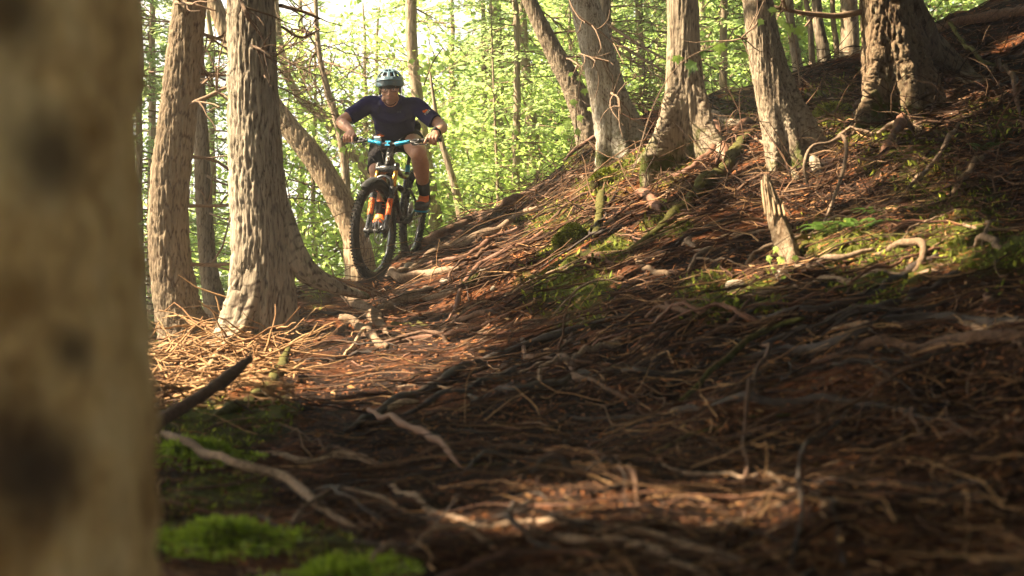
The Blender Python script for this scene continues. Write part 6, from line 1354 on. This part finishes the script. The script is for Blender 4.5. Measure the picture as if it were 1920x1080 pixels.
# helmet
def helmet():
    hr = bpy.data.objects.new('helmet', None); link(hr, person); nu, nv = 120, 44; V = []; c = (0, -.012, .028); RR = (.097, .124, .107)
    for i in range(nv):
        el_ = R(90 - i * (112 / (nv - 1)))
        for j in range(nu):
            az = 2 * pi * j / nu; dr = 1.0; lowcut = -8 - 14 * max(0, -math.cos(az)) + 10 * max(0, math.cos(az)) ** 3   # az 0 = front
            e = max(el_, R(lowcut)) if i == nv - 1 or el_ < R(lowcut) else el_
            x = math.sin(az) * math.cos(e); y = math.cos(az) * math.cos(e); z = math.sin(e); rdg = 1 + .030 * math.exp(-((abs(x) - .30) / .10) ** 2) * (z > .2) + .02 * math.exp(-((abs(x) - .72) / .10) ** 2)
            V.append(HW(c[0] + x * RR[0] * rdg, c[1] + y * RR[1] * rdg * (1.06 if y < 0 else 1), c[2] + z * RR[2] * rdg))
    def vent(az, el_):
        a = (az + 180) % 360 - 180; b = abs(a)
        return ((9 < b < 30 and 34 < el_ < 54) or (5 < b < 34 and 62 < el_ < 74 and b < 34) or (40 < b < 62 and 30 < el_ < 56) or (74 < b < 104 and 30 < el_ < 54) or (118 < b < 142 and 26 < el_ < 56) or (152 < b < 173 and 20 < el_ < 50))
    Q = []
    for i in range(nv - 1):
        em = 90 - (i + .5) * (112 / (nv - 1))
        for j in range(nu):
            if not vent((j + .5) * 360 / nu, em): Q.append([i * nu + j, (i + 1) * nu + j, (i + 1) * nu + (j + 1) % nu, i * nu + (j + 1) % nu])
    o = mk('tmp', V, Q, None, M['helmet']); md = o.modifiers.new('s', 'SOLIDIFY'); md.thickness = .012; md.offset = 1; bv = o.modifiers.new('b', 'SUBSURF'); bv.levels = 1
    bpy.context.view_layer.update(); me = bpy.data.meshes.new_from_object(o.evaluated_get(bpy.context.evaluated_depsgraph_get())); q_ = o.data; bpy.data.objects.remove(o); bpy.data.meshes.remove(q_); me.polygons.foreach_set('use_smooth', np.ones(len(me.polygons), bool)); sh_ = bpy.data.objects.new('helmet_shell', me); link(sh_); 
    A = Acc(); A.ball(HW(0, -.014, .030), (.087, .112, .088), HM, 30, 20); v, q, t = A.arrays(); keep = lambda f: all((v[k] - hc) @ hu > .0 for k in f); q = [f for f in q if keep(f)]; t = [f for f in t if keep(f)]; li = mk('helmet_liner', v, q, t, M['liner'])
    # peak
    W = []; n = 25; mrow = 8
    for i in range(mrow):
        for j in range(n):
            az = R(-66 + 132 * j / (n - 1)); e = i / (mrow - 1); r0 = 1.03 + .36 * e * math.cos(az) ** 1.2; W.append(HW(math.sin(az) * .100 * min(r0, 1.12), -.012 + math.cos(az) * .122 * r0, .046 + .016 * e + .018 * math.cos(az) - .010 * (abs(az) ** 2) * e))
    o = mk('tmp', W, [[i * n + j, i * n + j + 1, (i + 1) * n + j + 1, (i + 1) * n + j] for i in range(mrow - 1) for j in range(n - 1)], None, M['helmet']); md = o.modifiers.new('s', 'SOLIDIFY'); md.thickness = .004
    bpy.context.view_layer.update(); me = bpy.data.meshes.new_from_object(o.evaluated_get(bpy.context.evaluated_depsgraph_get())); q_ = o.data; bpy.data.objects.remove(o); bpy.data.meshes.remove(q_); pk = bpy.data.objects.new('peak', me); link(pk)
    st_ = Acc()
    for s in (-1, 1):
        st_.tube([HW(.082 * s, .02, .01), HW(.079 * s, .012, -.05), HW(.030 * s, .035, -.118), HW(0, .045, -.126)], .004, 6, 16); st_.tube([HW(.082 * s, -.05, .0), HW(.079 * s, .010, -.045)], .004, 6)
    v, q, t = st_.arrays(); sp_ = mk('strap', v, q, t, M['liner'])
    for x in (sh_, li, pk, sp_): x.data.transform(Matrix.Translation(-Vector(person.location))); x.parent = hr
helmet()
# jersey
Dn = np.array([0, 0, -1.])
j = Acc()
loft(j, [hips + np.array([0, -.03, .015]), hips * .62 + neck * .38 + ZU * .012, hips * .3 + neck * .7 + ZU * .0, neck + np.array([0, .00, -.050]), neck + np.array([0, -.035, -.050])], [.168, .160, .176, .165, .10], [.118, .122, .140, .120, .06], XS, 26, 30)
loft(j, [hips * .66 + neck * .34 + Dn * .09, hips * .42 + neck * .58 + Dn * .085, neck + Dn * .115 + np.array([0, .03, 0])], [.150, .160, .13], [.075, .085, .06], XS, 18, 26)
j.tube([HW(0, -.05, -.085), neck + np.array([0, .015, -.01])], [.070, .095], 20, 8)
for (sh, el) in ((shR, elR), (shL, elL)):
    i_ = sh + (neck - sh) * .45; hem = sh * .27 + el * .73; j.tube([i_ + np.array([0, .02, -.02]), sh + ZU * .006, sh * .6 + el * .4, hem], [.085, .072, .066, .064], 22, 18)
def folds(co): return .0045 * fbm(co * np.array([9, 9, 16]), 3, 5) + .005 * np.abs(fbm(co * np.array([5, 14, 11]), 2, 9)) * -1
remesh('jersey', j, M['navy'], .0065, 5, disp=folds)
# shorts
s_ = Acc()
loft(s_, [hips + np.array([0, -.10, .0]), hips + np.array([0, .0, 0]), hips + np.array([0, .10, -.04])], [.155, .178, .12], [.105, .125, .09], XS, 16, 26)
for (hp, kn, t) in ((hipR, knR, 1.02), (hipL, knL, .52)):
    e = hp * (1 - t) + kn * t; s_.tube([hp + np.array([0, .03, 0]), hp * .5 + e * .5 + ZU * .008, e], [.108, .102, .088 if t < .9 else .078], 22, 16)
remesh('shorts', s_, M['shorts'], .0065, 4, disp=folds)
A = Acc(); c = J(716, 253, 11.13); A.box(c, (.075, .006, .028), np.array(Matrix.Rotation(R(-18), 3, 'Y'))); rp('waist_patch', A, 'orange', smooth=False)
A = Acc(); A.ball(J(779, 238, 11.30), (.045, .06, .05), None, 18, 12); rp('hip_pack', A, 'shorts')
# socks, shoes
for (kn, an, pd) in ((knR, anR, pR), (knL, anL, pL)):
    ax = unit(an - kn); sk = Acc(); top = kn * .36 + an * .64; sk.tube([top, kn * .2 + an * .8, kn * .05 + an * .95, an + Dn * .015], [.0560, .0465, .0440, .044], 22, 14); rp('sock', sk, 'sock')
    cam_s = unit(-an * np.array([1, 1, 0]))
    for q in range(4):
        t = .70 + q * .065; c = kn * (1 - t) + an * t; A = Acc(); rr = .0555 - .0045 * q; pts = []
        for k in range(9):
            a = -.75 + 1.1 * k / 8; u_ = cam_s; w_ = unit(np.cross(ax, u_)); pts.append(c + (u_ * math.cos(a) + w_ * math.sin(a)) * rr - ax * (.008 * k / 8))
        A.tube(pts, .0042, 6); rp('sock_stripe', A, 'orange')
    toe = pd + FW * .095 + UP * .035; heel = an - UP * .060 - FW * .055; sh_ = Acc(); side = LT
    loft(sh_, [heel, an - UP * .045 - FW * .01, pd + UP * .048 + FW * .0, pd + UP * .040 + FW * .06, toe], [.034, .044, .054, .052, .028], [.036, .054, .040, .032, .022], side, 26, 24)
    sh_.tube([an + UP * .010, an - UP * .03], [.046, .046], 20, 6)
    remesh('shoe', sh_, M['shoe'], .006, 3)
    so = Acc(); loft(so, [heel - UP * .028, pd + UP * .014 - FW * .02, pd + UP * .014 + FW * .06, toe - UP * .014 + FW * .004], [.032, .048, .050, .028], [.012, .010, .010, .010], side, 22, 20); rp('shoe_sole', so, 'sole')
    to = Acc(); loft(to, [an + FW * .036 + UP * .012, an + FW * .064 - UP * .024, pd + FW * .045 + UP * .072], [.040, .046, .040], [.022, .024, .014], side, 14, 18); rp('shoe_tongue', to, 'orange')
    for q in range(3):
        t = q / 2; c = (an + FW * .060 - UP * .014) * (1 - t) + (pd + FW * .03 + UP * .080) * t; A = Acc(); A.tube([c - LT * .036 - UP * .012, c + UP * .008 + FW * .008, c + LT * .036 - UP * .012], .005, 6, 8); rp('shoelace', A, 'orange')
# watch on the rider's left wrist
A = Acc(); ax = unit(wrL - elL); c = wrL - ax * .035; u_ = unit(np.cross(ax, [0, 0, 1.])); v_ = np.cross(u_, ax); n = 24
A.tube([c + (u_ * math.cos(2 * pi * k / n) + v_ * math.sin(2 * pi * k / n)) * .033 for k in range(n + 1)], .0075, 8); A.ball(c + unit(v_ * np.sign(v_[2]) - np.array([0, .6, 0])) * .038, (.019, .013, .019), None, 16, 10); rp('wrist_watch', A, 'liner')
# prints
def text_print(s, size, pos, right, up, m, name):
    cu = bpy.data.curves.new(name, 'FONT'); cu.body = s; cu.size = size; cu.extrude = .0006; cu.align_x = 'CENTER'; o = bpy.data.objects.new(name, cu); link(o); bpy.context.view_layer.update()
    me = bpy.data.meshes.new_from_object(o.evaluated_get(bpy.context.evaluated_depsgraph_get())); bpy.data.objects.remove(o); r_ = unit(np.array(right)); u = unit(np.array(up) - r_ * (np.array(up) @ r_)); nn = np.cross(r_, u)
    me.transform(Matrix(((r_[0], u[0], nn[0], pos[0]), (r_[1], u[1], nn[1], pos[1]), (r_[2], u[2], nn[2], pos[2]), (0, 0, 0, 1)))); me.materials.clear(); me.materials.append(m); q = bpy.data.objects.new(name, me); link(q); rebase(person, q)
ax = unit(elL - shL); cc = shL * .52 + elL * .48; out = unit(np.array([.10, -1., .15])); out = unit(out - ax * (out @ ax)); rt = np.cross(ax, out); rt = rt if rt[0] > 0 else -rt
A = Acc(); A.ball(cc + out * .069 - ax * .018 - rt * .008, (.014, .003, .011), None, 14, 8); A.ball(cc + out * .069 - ax * .012 + rt * .010, (.010, .003, .008), None, 14, 8); rp('sleeve_logo', A, 'orange')
text_print('MIN', .030, cc + out * .072 + ax * .018, rt, -ax, M['white'], 'sleeve_lettering')
ch = neck * .55 + hips * .45 + Dn * .165; text_print('- - -', .020, J(748, 211, 10.86), (1, 0, -.02), (0, -.1, 1), M['silver'], 'chest_lettering')
